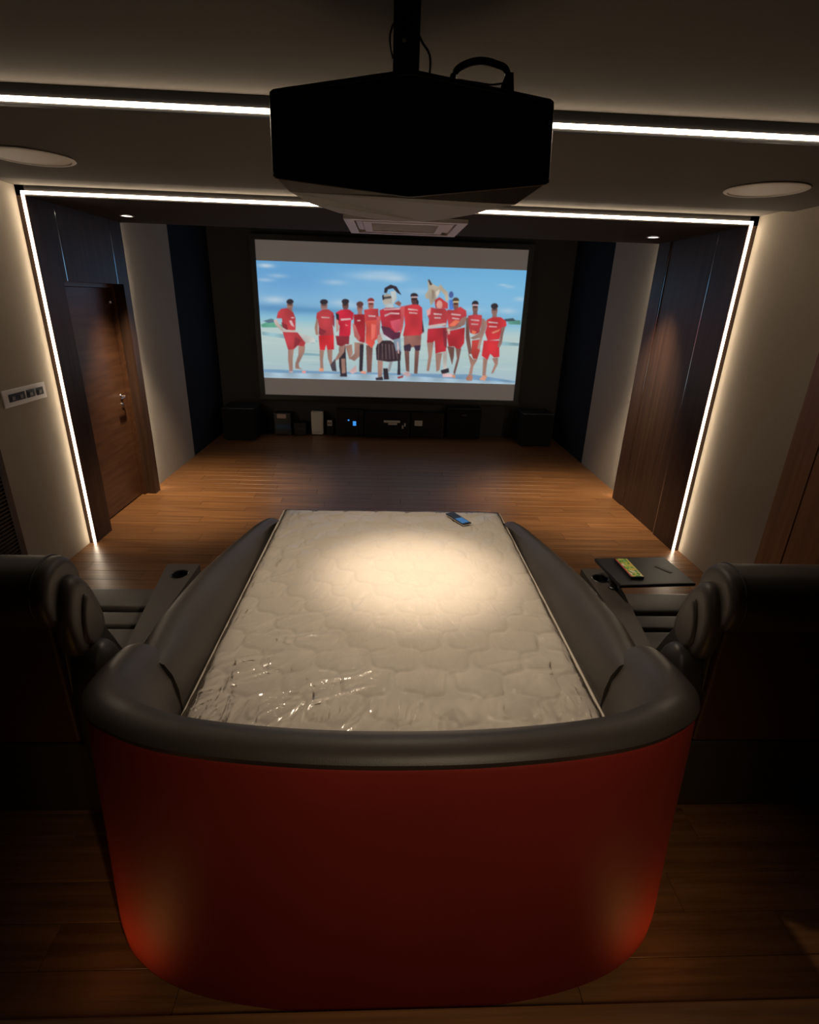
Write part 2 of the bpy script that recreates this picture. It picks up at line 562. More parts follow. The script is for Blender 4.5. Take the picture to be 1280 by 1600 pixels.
for x, lab in ((-1.86, 'round white ceiling speaker nearer the left wall'), (2.055, 'round white ceiling speaker nearer the right wall')):
    t = empty('ceiling_speaker', (x, 3.28, ZSOF))
    tag(t, lab, 'speaker', 'round ceiling speakers')
    link('bezel', lathe_me('bezel', [(0.182, -0.001), (0.205, -0.002), (0.208, -0.006), (0.2, -0.010), (0.186, -0.010), (0.182, -0.001)], 48), M_GRILL, t)
    link('grille', lathe_me('grille', [(0.0, -0.009), (0.1, -0.008), (0.183, -0.005), (0.183, -0.001), (0.0, -0.001)], 48), M_GRILL, t)
# air conditioner cassette
ac = empty('air_conditioner', (0.12, 5.015, ZPOR))
tag(ac, 'square white ceiling cassette air conditioner beyond the projector', 'air conditioner')
bm = bmesh.new()
def ring_plate(bm, a, b, z0, z1):
    pts = []
    for s in (a, b):
        pts.append([(-s, -s), (s, -s), (s, s), (-s, s)])
    o0 = [bm.verts.new((x, y, z0)) for x, y in pts[1]]
    i0 = [bm.verts.new((x, y, z0)) for x, y in pts[0]]
    o1 = [bm.verts.new((x, y, z1)) for x, y in pts[1]]
    i1 = [bm.verts.new((x, y, z1)) for x, y in pts[0]]
    for k in range(4):
        l = (k + 1) % 4
        bm.faces.new((o0[k], o0[l], i0[l], i0[k]))
        bm.faces.new((o1[k], i1[k], i1[l], o1[l]))
        bm.faces.new((o0[k], o1[k], o1[l], o0[l]))
        bm.faces.new((i0[k], i0[l], i1[l], i1[k]))
ring_plate(bm, 0.40, 0.475, -0.028, -0.001)
me = bpy.data.meshes.new('panel_frame')
bm.to_mesh(me)
bm.free()
fix_normals(me)
link('panel_frame', me, M_WHITE, ac)
bm = bmesh.new()
ring_plate(bm, 0.27, 0.335, -0.026, -0.001)
me = bpy.data.meshes.new('inner_frame')
bm.to_mesh(me)
bm.free()
fix_normals(me)
link('inner_frame', me, M_WHITE, ac)
for k in range(4):
    f = link('air_flap', box_me('air_flap', -0.27, 0.27, 0.342, 0.392, -0.016, -0.011, 0.002), M_WHITE, ac)
    f.rotation_euler = (0, 0, k * math.pi / 2)
link('intake', box_me('intake', -0.27, 0.27, -0.27, 0.27, -0.010, -0.001), M_UNDER, ac)
sl = box_me('intake_slat', -0.27, 0.27, -0.004, 0.004, -0.02, -0.010)
sl.materials.append(M_WHITE)
for i in range(15):
    link('intake_slat', sl, None, ac, (0, -0.245 + i * 0.035, 0))

# ------------------------------------------------------------------ projector hung from the ceiling
pj = empty('projector', (0.05, 1.7, 2.29))
tag(pj, 'large black projector with pointed back hanging from a ceiling pole', 'projector')
def PJ(p):
    return Vector((p[0] - 0.05, p[1] - 1.7, p[2] - 2.29))
TL, TM, TR = (-0.291, 1.58, 2.505), (0.041, 1.50, 2.533), (0.394, 1.58, 2.514)
BL, BM, BR = (-0.2945, 1.58, 2.331), (0.046, 1.50, 2.289), (0.405, 1.58, 2.3436)
def ins(p, q, f):
    return tuple(a + (b - a) * f for a, b in zip(p, q))
for nm, quad in (('rear_panel', (TL, TM, BM, BL)), ('rear_panel', (TM, TR, BR, BM))):
    fr = [PJ(p) for p in quad]
    bk = [v + Vector((0, 0.03, 0)) for v in fr]
    link(nm, loft_me(nm, [fr, bk], smooth=False), M_GLOSSB, pj)
ring = []
cor = [TL, TM, TR, BR, BM, BL]
for i, p in enumerate(cor):
    a, b = cor[i - 1], cor[(i + 1) % 6]
    ring += [ins(p, a, 0.05), ins(p, a, 0.015), ins(p, b, 0.015), ins(p, b, 0.05)]
link('edge_trim', tube_me('edge_trim', [PJ(p) - Vector((0, 0.002, 0)) for p in ring], 0.0065, 8, True), M_GLOSSB, pj)
plan = [(-0.285, 1.605), (0.045, 1.53), (0.39, 1.605), (0.335, 1.72), (0.25, 1.86), (0.12, 1.965), (0.03, 1.985), (-0.09, 1.94), (-0.19, 1.83), (-0.245, 1.72)]
rings = []
for z, f in ((2.345, 0.97), (2.37, 1.0), (2.48, 1.0), (2.50, 0.96)):
    rings.append([PJ((0.05 + (x - 0.05) * f, 1.72 + (yy - 1.72) * f, z)) for x, yy in plan])
link('housing', loft_me('housing', rings), M_BLACK, pj)
und = [BL, BM, BR, (0.335, 1.615, 2.296), (0.278, 1.65, 2.289), (0.245, 1.764, 2.289), (0.18, 1.88, 2.289), (0.105, 1.955, 2.289), (0.022, 1.98, 2.289), (-0.07, 1.935, 2.289), (-0.156, 1.85, 2.289), (-0.222, 1.691, 2.289), (-0.265, 1.62, 2.304)]
lo = [PJ((p[0], p[1] + (0.012 if p[1] < 1.6 else 0), p[2])) for p in und]
cen = Vector((0, 0.06, 0.0))
hi = [cen + (v - cen) * 0.97 + Vector((0, 0, 0.06)) for v in lo]
hi = [Vector((v.x, v.y, 0.075)) for v in hi]
link('underside', loft_me('underside', [lo, hi], smooth=False), M_PJBASE, pj)
lens = link('lens', lathe_me('lens', [(0.0, 0.0), (0.05, 0.0), (0.055, 0.02), (0.05, 0.03), (0.042, 0.012), (0.0, 0.012)], 28), M_STEEL, pj, PJ((0.05, 1.975, 2.42)))
lens.rotation_euler = (-math.pi / 2, 0, 0)
pl = link('ceiling_pole', box_me('ceiling_pole', -0.034, 0.034, -0.03, 0.03, 0.21, 0.465, 0.004), M_BLACK, pj, (-0.016, 0, 0))
link('channel', box_me('channel', -0.006, 0.006, -0.033, -0.0301, 0.21, 0.46), M_STEEL, pl)
for bx_, bz_ in ((-0.006, 0.36), (-0.028, 0.275)):
    b_ = link('bolt', lathe_me('bolt', [(0.0, 0.006), (0.005, 0.005), (0.006, 0.0), (0.0, 0.0)], 10), M_CHROME, pl, (bx_, -0.031, bz_))
    b_.rotation_euler = (math.pi / 2, 0, 0)
link('mounting_plate', box_me('mounting_plate', -0.12, 0.12, -0.1, 0.1, 0.209, 0.222, 0.003), M_BLACK, pj)
link('cable', tube_me('cable', smooth_path([PJ(p) for p in ((0.12, 1.66, 2.50), (0.145, 1.65, 2.55), (0.163, 1.65, 2.592), (0.211, 1.65, 2.612), (0.26, 1.65, 2.608), (0.292, 1.65, 2.588), (0.296, 1.66, 2.50))]), 0.0085, 8), M_BLACK, pj)
link('plug', loft_me('plug', [[PJ((0.292 + a * 0.022, 1.65 + b * 0.012, 2.50)) for a, b in ((-1, -1), (1, -1), (1, 1), (-1, 1))], [PJ((0.29 + a * 0.02, 1.65 + b * 0.012, 2.545)) for a, b in ((-1, -1), (1, -1), (1, 1), (-1, 1))], [PJ((0.296 + a * 0.009, 1.65 + b * 0.009, 2.59)) for a, b in ((-1, -1), (1, -1), (1, 1), (-1, 1))]], smooth=False), M_BLACK, pj)
link('thin_cable', tube_me('thin_cable', smooth_path([PJ(p) for p in ((0.064, 1.66, 2.66), (0.075, 1.65, 2.64), (0.092, 1.65, 2.618), (0.094, 1.65, 2.581), (0.085, 1.66, 2.50))]), 0.003, 6), M_BLACK, pj)
link('thin_cable', tube_me('thin_cable', smooth_path([PJ(p) for p in ((0.13, 1.66, 2.50), (0.15, 1.65, 2.565), (0.2, 1.66, 2.572), (0.25, 1.65, 2.565), (0.285, 1.65, 2.57))]), 0.0025, 6), M_BLACK, pj)
link('thin_cable', tube_me('thin_cable', smooth_path([PJ(p) for p in ((0.0, 1.66, 2.68), (-0.008, 1.655, 2.655), (-0.006, 1.655, 2.63), (0.0, 1.66, 2.61))]), 0.0025, 6), M_BLACK, pj)

# ------------------------------------------------------------------ projection screen
SX0, SX1, SZ0, SZ1 = -1.905, 2.007, 0.609, 2.770
PX0, PX1, PZ0, PZ1 = -1.905, 2.010, 0.863, 2.503
sc = empty('projection_screen', (0.05, 8.44, 0.61))
tag(sc, 'wide black framed projection screen showing people in red shirts on a beach', 'screen')
def scp(name, x0, x1, y0, y1, z0, z1, mat, par=None, bev=0.0):
    return link(name, box_me(name, x0 - 0.05, x1 - 0.05, y0 - 8.44, y1 - 8.44, z0 - 0.61, z1 - 0.61, bev), mat, par or sc)
M_LETTER = glow('screen_fabric_faint_glow', (0.62, 0.57, 0.54), 0.075)  # faint emission stands in for ambient light on the bare fabric
M_LETTER.node_tree.nodes['Principled BSDF'].inputs['Roughness'].default_value = 0.9
scp('screen_fabric', SX0, SX1, 8.432, 8.46, SZ0, SZ1, M_LETTER)
bw = 0.075
scp('frame_rail', SX0 - bw, SX1 + bw, 8.40, 8.495, SZ1, SZ1 + bw, M_DARK, None, 0.004)
scp('frame_rail', SX0 - bw, SX1 + bw, 8.40, 8.495, SZ0 - bw, SZ0, M_DARK, None, 0.004)
scp('frame_rail', SX0 - bw, SX0, 8.40, 8.495, SZ0, SZ1, M_DARK, None, 0.004)
scp('frame_rail', SX1, SX1 + bw, 8.40, 8.495, SZ0, SZ1, M_DARK, None, 0.004)
scp('maker_badge', 0.17, 0.24, 8.396, 8.3999, SZ0 - 0.05, SZ0 - 0.03, M_STEEL)

# the projected picture: flat colours on a fine grid, drawn in picture units 1000 x 437
PIC = [
 (92, 166, 138, [2,231,34,217,77,228,112,232,77,239,6,241]),
 (90, 120, 140, [12,217,43,207,69,218,33,224]),
 (92, 156, 140, [943,182,994,184,997,200,949,200]),
 (60, 80, 90, [931,181,965,176,975,186,934,190]),
 (150, 190, 200, [5,257,111,267,217,286,199,296,93,281,5,270]),
 (120, 160, 195, [2,402,251,404,472,404,826,400,999,423,1000,437,1,414]),
 (168, 196, 214, [1,416,472,410,999,428,1000,442,0,441]),
 (140, 180, 190, [918,266,1002,271,999,282,915,280]),
 (140, 180, 190, [153,333,225,336,223,344,148,343]),
 (205, 205, 200, [120,249,200,273,208,291,163,297,124,271]),
 (150, 105, 92, [127,155,125,164,121,172,115,174,109,172,105,165,104,156,106,146,110,139,116,136,122,139,126,145]),
 (150, 105, 92, [108,165,123,165,124,181,105,181]),
 (45, 38, 46, [130,142,128,147,122,151,116,152,109,151,104,148,103,143,105,139,110,135,116,133,123,134,128,138]),
 (93, 65, 57, [125,154,124,156,120,157,115,157,111,157,107,156,106,155,107,153,111,152,116,151,120,152,124,153]),
 (190, 58, 64, [82,170,104,166,127,182,134,203,132,247,100,250,84,229,83,205,63,205,69,183]),
 (140, 42, 52, [80,219,101,228,103,250,84,239]),
 (224, 184, 184, [109,213,119,211,129,237,116,230]),
 (224, 184, 184, [117,199,130,199,130,203,118,204]),
 (200, 180, 172, [51,213,63,208,70,224,88,246,130,249,129,257,81,254,57,232]),
 (190, 58, 64, [83,256,139,256,168,295,162,310,138,306,122,322,100,323,91,287]),
 (140, 42, 52, [129,272,151,286,138,306,122,316]),
 (165, 122, 108, [100,323,122,321,116,357,114,405,101,408,98,362]),
 (165, 122, 108, [140,308,166,308,163,330,138,377,140,392,152,399,124,396,125,377,139,341]),
 (224, 184, 184, [99,407,115,407,113,413,100,413]),
 (235, 150, 140, [152,404,167,405,162,414,149,412]),
 (165, 120, 115, [256,152,254,162,249,170,243,173,236,170,231,163,230,153,232,143,237,136,243,133,250,135,254,142]),
 (165, 120, 115, [235,163,251,162,253,179,232,180]),
 (45, 38, 46, [258,139,256,144,250,148,243,150,235,149,230,145,228,140,230,135,236,131,243,130,251,131,256,134]),
 (102, 74, 71, [253,151,252,153,248,154,243,155,238,155,234,154,232,152,234,150,238,149,243,148,248,149,252,150]),
 (165, 122, 108, [213,201,221,203,217,234,218,264,208,262,205,235]),
 (190, 58, 64, [215,181,234,169,259,166,278,179,280,203,273,218,277,262,223,266,219,205,212,201]),
 (140, 42, 52, [221,234,250,248,237,264,220,261]),
 (224, 184, 184, [230,194,263,195,262,199,233,199]),
 (140, 42, 52, [273,184,281,189,280,233,274,223]),
 (214, 40, 48, [219,266,277,262,277,317,251,319,247,298,241,321,222,320]),
 (165, 122, 108, [221,321,239,321,233,359,234,394,222,395,221,354]),
 (165, 122, 108, [250,319,271,318,268,378,261,378,253,353]),
 (240, 160, 120, [218,392,235,392,234,405,216,404]),
 (45, 38, 46, [296,311,321,301,325,418,301,421,296,382]),
 (165, 122, 108, [297,301,321,296,316,326,296,352,283,362,282,352,296,327]),
 (165, 122, 108, [304,352,320,351,321,408,306,411]),
 (165, 122, 108, [321,301,346,295,349,330,336,356,329,331]),
 (45, 38, 46, [301,413,326,413,326,423,298,423]),
 (70, 60, 70, [261,378,281,352,285,403,268,401]),
 (165, 122, 108, [356,287,391,289,377,339,356,360,336,351,356,330]),
 (45, 38, 46, [377,294,392,294,387,401,374,401]),
 (224, 184, 184, [334,402,362,376,364,404,346,411]),
 (230, 150, 120, [382,398,402,400,400,410,379,407]),
 (118, 78, 70, [401,296,427,300,422,402,405,404]),
 (175, 115, 105, [389,156,387,166,383,174,377,177,372,174,368,167,366,157,368,147,372,139,377,136,383,139,387,146]),
 (175, 115, 105, [371,167,385,166,387,183,368,184]),
 (90, 50, 50, [391,143,389,148,384,152,377,153,371,152,366,149,364,144,366,139,371,135,377,133,384,134,389,138]),
 (108, 71, 65, [387,155,385,157,382,158,377,159,373,158,369,157,368,156,369,154,373,153,377,152,382,153,385,154]),
 (170, 34, 44, [354,182,396,180,398,229,396,288,376,284,356,245]),
 (224, 184, 184, [366,203,379,201,379,206,367,207]),
 (205, 110, 105, [349,216,359,220,379,269,374,284,356,265]),
 (110, 72, 70, [335,148,334,158,329,166,323,169,317,166,313,159,311,149,313,139,317,131,323,129,329,131,334,138]),
 (110, 72, 70, [316,159,331,158,333,176,313,176]),
 (45, 38, 46, [337,135,335,140,330,144,323,146,316,145,311,141,309,136,311,131,316,127,323,126,330,127,336,130]),
 (68, 44, 43, [333,147,332,149,328,150,323,151,318,151,315,150,313,148,315,146,318,145,323,144,328,145,332,146]),
 (210, 36, 58, [287,177,307,166,337,164,354,177,351,201,344,204,341,255,337,265,297,267,300,227,288,203]),
 (224, 184, 184, [305,199,343,196,344,202,305,207]),
 (45, 38, 46, [286,179,298,183,298,208,288,198]),
 (190, 150, 140, [285,203,295,205,297,242,288,252]),
 (225, 130, 120, [322,218,334,225,322,226]),
 (140, 42, 52, [284,264,337,265,335,295,321,296,306,304,289,299]),
 (170, 100, 90, [430,142,429,152,425,159,419,162,413,160,409,153,408,143,409,132,413,125,419,122,424,125,429,132]),
 (170, 100, 90, [412,152,426,152,428,169,410,170]),
 (150, 52, 50, [432,129,430,134,425,138,419,139,412,138,407,135,406,130,407,125,412,121,419,119,425,120,430,124]),
 (224, 184, 184, [408,132,431,131,431,136,408,137]),
 (105, 62, 55, [428,141,427,143,424,144,419,144,414,144,411,143,410,141,411,140,414,139,419,138,424,138,427,139]),
 (222, 78, 66, [393,164,420,158,447,158,448,188,453,222,446,267,424,308,399,288,400,229]),
 (190, 58, 64, [393,164,447,158,448,198,401,204]),
 (224, 184, 184, [409,182,438,184,436,189,410,189]),
 (240, 110, 96, [421,214,438,218,434,267,421,278]),
 (165, 122, 108, [446,355,467,357,464,419,448,422]),
 (150, 150, 155, [493,357,506,356,494,398,486,398]),
 (45, 38, 46, [526,351,534,350,537,410,525,410]),
 (45, 38, 46, [438,425,466,419,469,433,441,434]),
 (45, 38, 46, [468,386,486,385,492,429,472,431]),
 (205, 210, 208, [492,94,512,90,516,119,501,141]),
 (45, 38, 46, [468,99,470,82,492,69,514,75,533,105,517,97,502,82,483,86,477,100]),
 (150, 90, 80, [508,136,523,126,534,135,528,147]),
 (185, 178, 166, [499,124,497,136,491,145,481,149,472,146,465,137,462,125,465,113,471,105,480,101,490,104,497,112]),
 (70, 64, 66, [465,115,495,110,495,118,466,122]),
 (176, 188, 190, [469,140,503,136,506,157,474,158]),
 (45, 38, 46, [461,111,466,104,469,125,463,125]),
 (186, 44, 58, [452,164,474,154,528,152,541,166,534,191,535,235,516,245,486,241,463,227,455,193]),
 (224, 184, 184, [467,158,529,153,529,158,469,163]),
 (224, 184, 184, [470,180,494,170,528,171,527,176,494,176,472,187]),
 (224, 84, 104, [492,202,532,193,533,230,516,245,500,226]),
 (92, 42, 64, [458,222,490,226,513,245,536,240,531,265,501,275,471,261]),
 (214, 208, 216, [456,242,468,252,506,275,499,281,464,262]),
 (54, 38, 44, [449,277,496,276,537,305,536,353,488,359,442,353,439,307]),
 (120, 96, 98, [449,287,451,287,450,350,447,350]),
 (120, 96, 98, [462,288,465,288,466,350,463,350]),
 (120, 96, 98, [475,289,478,289,481,349,478,349]),
 (120, 96, 98, [488,290,491,290,496,349,493,349]),
 (120, 96, 98, [501,291,504,291,511,348,508,349]),
 (120, 96, 98, [514,293,517,293,526,348,523,348]),
 (140, 162, 182, [506,275,534,264,539,325,527,305,518,318]),
 (224, 184, 184, [521,280,525,279,530,325,525,325]),
 (190, 150, 140, [439,277,456,247,465,276,449,292]),
 (160, 205, 210, [434,277,444,272,447,290,435,291]),
 (206, 90, 90, [440,189,456,183,453,252,441,267]),
 (118, 78, 70, [550,312,569,314,572,396,559,394]),
 (118, 78, 70, [591,311,608,310,604,404,591,402]),
 (224, 184, 184, [543,404,568,395,579,409,564,417]),
 (150, 60, 60, [525,418,548,412,548,420,528,426]),
 (88, 54, 56, [594,119,593,130,589,138,583,141,577,138,572,131,570,120,571,110,575,102,581,99,588,101,592,109]),
 (88, 54, 56, [575,130,590,130,593,148,573,149]),
 (45, 38, 46, [596,106,594,111,589,115,582,117,575,115,570,112,567,107,569,101,574,97,581,96,588,97,594,101]),
 (224, 184, 184, [570,109,595,108,595,113,571,114]),
 (54, 33, 34, [592,118,591,120,587,121,582,122,577,122,574,121,572,119,573,117,577,116,582,115,587,116,591,117]),
 (45, 38, 46, [591,116,599,126,598,138,592,138]),
 (150, 98, 88, [546,254,614,250,613,295,549,304]),
 (58, 40, 60, [547,294,570,286,577,296,573,315,549,313]),
 (58, 40, 60, [586,293,613,290,611,311,593,312]),
 (206, 50, 58, [548,144,574,138,599,138,613,149,616,188,618,245,609,252,543,257,550,215,546,176]),
 (224, 184, 184, [559,153,597,156,597,160,560,159]),
 (224, 184, 184, [563,166,596,168,596,172,564,171]),
 (210, 86, 90, [530,147,548,144,546,185,542,225,533,255,530,225,534,186]),
 (45, 38, 46, [615,188,624,237,621,244,617,237]),
 (186, 172, 152, [622,101,634,84,630,54,634,44,650,62,670,71,679,61,690,75,708,89,712,117,702,125,696,99,681,85,667,109,658,124,646,141,638,115,625,115]),
 (70, 62, 60, [631,49,635,44,648,63,640,67]),
 (215, 205, 190, [661,90,675,80,674,99,665,112]),
 (150, 130, 110, [646,81,658,86,657,109,650,119]),
 (70, 90, 150, [730,98,729,104,726,108,721,110,717,109,713,104,712,98,713,92,716,87,720,85,725,87,728,91]),
 (80, 130, 220, [714,117,727,114,734,150,717,153]),
 (165, 122, 108, [637,279,663,278,658,332,650,391,640,391,645,332]),
 (165, 122, 108, [672,321,698,318,691,387,679,393]),
 (200, 190, 180, [700,310,718,310,719,381,706,382]),
 (196, 120, 112, [696,130,694,140,688,148,679,151,670,149,663,141,660,131,662,120,668,112,677,109,686,112,693,119]),
 (190, 60, 60, [660,119,677,108,696,120,710,129,711,149,664,148]),
 (210, 150, 138, [690,135,689,143,685,149,679,151,673,149,668,144,666,136,668,127,672,121,677,119,683,121,688,127]),
 (190, 58, 64, [633,168,644,146,669,150,699,149,712,161,711,190,707,215,640,214,641,192]),
 (222, 160, 160, [630,158,647,146,645,172,633,179]),
 (224, 184, 184, [657,167,690,169,689,174,658,173]),
 (224, 184, 184, [661,182,686,182,686,187,661,187]),
 (185, 40, 50, [638,227,710,219,713,310,672,321,667,271,660,278,637,279]),
 (214, 194, 190, [640,214,707,202,707,211,643,225]),
 (140, 42, 52, [695,220,713,229,715,299,704,290]),
 (45, 38, 46, [696,387,727,377,730,394,702,403]),
 (224, 184, 184, [702,400,744,399,744,413,706,414]),
 (118, 78, 70, [717,292,745,294,745,329,740,365,729,330]),
 (118, 78, 70, [750,298,772,298,766,344,753,404,747,394,758,339]),
 (236, 160, 120, [744,404,755,404,756,416,744,415]),
 (130, 84, 74, [751,132,751,143,747,151,742,154,736,151,732,143,730,132,731,121,734,113,739,110,745,113,749,121]),
 (130, 84, 74, [735,143,748,143,751,162,734,162]),
 (90, 70, 60, [752,117,751,123,747,127,740,129,734,127,729,123,727,118,729,112,733,108,739,107,745,108,750,112]),
 (240, 214, 150, [730,121,751,120,751,125,730,126]),
 (80, 52, 45, [749,131,748,132,745,134,741,134,736,134,733,133,732,131,733,129,736,128,740,127,745,128,748,129]),
 (190, 58, 64, [709,153,736,153,758,140,781,154,785,173,773,208,763,218,718,217,711,185]),
 (224, 184, 184, [725,166,762,169,761,174,725,172]),
 (224, 184, 184, [729,181,758,184,757,188,729,186]),
 (232, 112, 84, [717,212,741,189,762,193,738,216]),
 (184, 40, 48, [714,234,781,217,782,277,768,300,750,298,745,291,722,292,715,259]),
 (150, 112, 102, [766,183,785,173,780,207,748,223,708,232,713,219,748,211]),
 (200, 176, 160, [713,224,724,224,724,244,718,247]),
 (165, 122, 108, [800,317,822,340,840,337,825,368,822,400,809,400,814,363]),
 (190, 130, 110, [798,416,809,400,826,405,824,426,803,426]),
 (118, 78, 70, [783,183,793,178,800,242,816,317,803,320,787,257]),
 (190, 60, 56, [812,266,845,260,846,306,838,337,822,337,813,317]),
 (130, 90, 82, [826,141,826,152,822,161,817,164,811,161,806,153,804,142,805,131,808,123,814,119,819,122,824,130]),
 (130, 90, 82, [809,153,823,153,827,171,808,172]),
 (45, 38, 46, [827,127,826,132,821,137,815,138,808,137,803,133,801,128,803,122,807,118,813,116,820,117,825,121]),
 (224, 184, 184, [804,130,826,130,826,135,804,135]),
 (80, 55, 50, [824,140,823,142,820,143,815,144,811,144,807,143,806,141,807,139,810,138,815,137,819,137,823,138]),
 (190, 58, 64, [790,173,815,167,843,169,845,191,838,235,821,243,802,237,795,207]),
 (224, 184, 184, [801,185,834,187,834,192,802,190]),
 (224, 184, 184, [803,201,832,202,831,206,805,206]),
 (230, 110, 80, [809,226,827,231,821,243,810,241]),
 (160, 124, 112, [844,181,856,183,854,215,842,255,817,262,804,257,831,241,842,225]),
 (165, 122, 108, [861,331,879,341,877,377,877,403,864,404]),
 (165, 122, 108, [897,333,920,329,922,355,907,392,898,395,909,356]),
 (232, 160, 130, [852,420,866,403,884,403,876,424]),
 (214, 46, 54, [858,265,919,263,925,327,904,330,888,315,879,341,855,324]),
 (150, 108, 100, [902,148,901,159,898,168,892,171,886,168,880,160,878,149,879,138,882,129,888,126,894,129,899,137]),
 (150, 108, 100, [884,160,899,159,902,178,883,179]),
 (45, 38, 46, [903,134,901,139,897,143,890,145,883,144,877,140,875,134,876,129,881,125,888,123,895,124,900,128]),
 (93, 66, 62, [900,147,899,149,895,150,890,151,885,151,882,149,880,148,881,146,885,144,890,144,895,144,898,145]),
 (170, 130, 118, [855,190,866,188,864,215,852,255,844,302,835,296,845,235]),
 (150, 108, 100, [922,211,938,208,932,238,930,273,922,292,914,286,921,253]),
 (206, 48, 54, [864,185,886,175,916,174,938,188,942,207,922,213,922,233,919,258,873,265,861,235,866,210]),
 (224, 184, 184, [870,191,908,194,907,199,871,197]),
 (224, 184, 184, [873,208,905,209,905,213,874,213]),
 (226, 130, 100, [886,232,920,218,914,228,891,238]),
]

def paint():
    SSn = 3
    Wp, Hp = 480, 210
    w, h = Wp * SSn, Hp * SSn
    U, V = np.meshgrid((np.arange(w) + 0.5) / w * 1000, (np.arange(h) + 0.5) / h * 437)
    vv = [0, 60, 120, 160, 185, 205, 228, 245, 300, 380, 437]
    cols = np.array([(104, 174, 226), (122, 186, 232), (138, 194, 234), (136, 192, 228), (128, 188, 222), (146, 202, 224), (176, 212, 218), (192, 216, 214), (190, 214, 210), (178, 206, 210), (172, 198, 212)], float)
    img = np.stack([np.interp(V, vv, cols[:, k]) for k in range(3)], -1)
    rng = np.random.default_rng(3)
    def soft(cx, cy, rx, ry, col, a):
        nonlocal img
        d = np.exp(-(((U - cx) / rx) ** 2 + ((V - cy) / ry) ** 2)) * a
        img = img * (1 - d[..., None]) + np.array(col, float) * d[..., None]
    soft(120, 60, 190, 70, (84, 150, 212), 0.5)
    soft(60, 168, 150, 16, (84, 142, 196), 0.7)
    soft(230, 172, 130, 10, (70, 135, 190), 0.5)
    soft(900, 60, 260, 120, (120, 196, 238), 0.5)
    for c in ((35, 18, 28, 7, .9), (60, 138, 42, 12, .7), (30, 68, 30, 6, .5), (75, 52, 34, 7, .45), (285, 68, 42, 9, .45), (430, 42, 90, 14, .55), (510, 46, 40, 12, .6), (470, 28, 60, 8, .35), (610, 90, 60, 12, .3), (940, 150, 34, 10, .55), (915, 56, 18, 4, .5), (985, 105, 22, 8, .5), (310, 140, 40, 10, .5), (800, 150, 60, 10, .3), (940, 62, 20, 5, .4), (360, 150, 60, 9, .35)):
        soft(c[0], c[1], c[2], c[3], (214, 228, 240), c[4])
    for _ in range(46):
        cx, cy = rng.uniform(0, 1000), rng.uniform(245, 400)
        k = rng.uniform(-1, 1)
        soft(cx, cy, rng.uniform(20, 70), rng.uniform(2, 5), (214, 230, 228) if k > 0 else (146, 186, 192), rng.uniform(.2, .5))
    for cr, cg, cb, pts in PIC:
        col = np.array([cr, cg, cb], float)
        px = np.array(pts[0::2], float) / 1000 * w
        py = np.array(pts[1::2], float) / 437 * h
        x0, x1 = max(int(px.min()), 0), min(int(px.max()) + 2, w)
        y0, y1 = max(int(py.min()), 0), min(int(py.max()) + 2, h)
        if x1 <= x0 or y1 <= y0:
            continue
        gx, gy = np.meshgrid(np.arange(x0, x1) + 0.5, np.arange(y0, y1) + 0.5)
        ins_ = np.zeros(gx.shape, bool)
        for i in range(len(px)):
            xa, ya, xb, yb = px[i - 1], py[i - 1], px[i], py[i]
            if ya == yb:
                continue
            c = ((ya > gy) != (yb > gy)) & (gx < (xb - xa) * (gy - ya) / (yb - ya) + xa)
            ins_ ^= c
        sub = img[y0:y1, x0:x1]
        sh = 1.0 + 0.10 * np.sin(gx * 0.045 + pts[0]) * np.cos(gy * 0.035 + pts[1])
        sub[ins_] = np.clip(col[None] * sh[ins_][:, None], 0, 255)
    for ax in (0, 1):                     # lens softness of the projection
        pad = [(0, 0)] * 3
        pad[ax] = (3, 3)
        q = np.pad(img, pad, mode='edge')
        n_ = img.shape[ax]
        img = sum(wt * (q[k:k + n_] if ax == 0 else q[:, k:k + n_]) for k, wt in enumerate((.06, .12, .2, .24, .2, .12, .06)))
    img = img.reshape(Hp, SSn, Wp, SSn, 3).mean((1, 3)) / 255.0 * 0.92 + 0.055
    return np.where(img <= 0.04045, img / 12.92, ((img + 0.055) / 1.055) ** 2.4)
def picture():
    img = paint()
    Hp, Wp, _ = img.shape
    gx = np.linspace(PX0, PX1, Wp) - 0.05
    gz = np.linspace(PZ1, PZ0, Hp) - 0.61
    X, Z = np.meshgrid(gx, gz)
    co = np.stack([X, np.full_like(X, 8.4312 - 8.44), Z], -1).reshape(-1, 3)
    idx = np.arange(Wp * Hp).reshape(Hp, Wp)
    q = np.stack([idx[:-1, :-1], idx[1:, :-1], idx[1:, 1:], idx[:-1, 1:]], -1).reshape(-1, 4)
    me = bpy.data.meshes.new('picture')
    me.vertices.add(len(co))
    me.vertices.foreach_set('co', co.astype(np.float32).ravel())
    me.loops.add(q.size)
    me.loops.foreach_set('vertex_index', q.astype(np.int32).ravel())
    me.polygons.add(len(q))
    me.polygons.foreach_set('loop_start', np.arange(0, q.size, 4, dtype=np.int32))
    me.update()
    at = me.color_attributes.new('picture_colour', 'FLOAT_COLOR', 'POINT')
    at.data.foreach_set('color', np.concatenate([img.reshape(-1, 3), np.ones((Wp * Hp, 1))], 1).astype(np.float32).ravel())
    m, nt, b = new_mat('projected_picture')
    a = nt.nodes.new('ShaderNodeAttribute')
    a.attribute_name = 'picture_colour'
    b.inputs['Base Color'].default_value = (0.02, 0.02, 0.02, 1)
    b.inputs['Roughness'].default_value = 1.0
    b.inputs['Specular IOR Level'].default_value = 0.0
    nt.links.new(a.outputs['Color'], b.inputs['Emission Color'])
    b.inputs['Emission Strength'].default_value = PIC_GAIN
    o = link('picture', me, m, sc)
    o['label'] = 'projected picture of a team in red standing on pale sand'
picture()

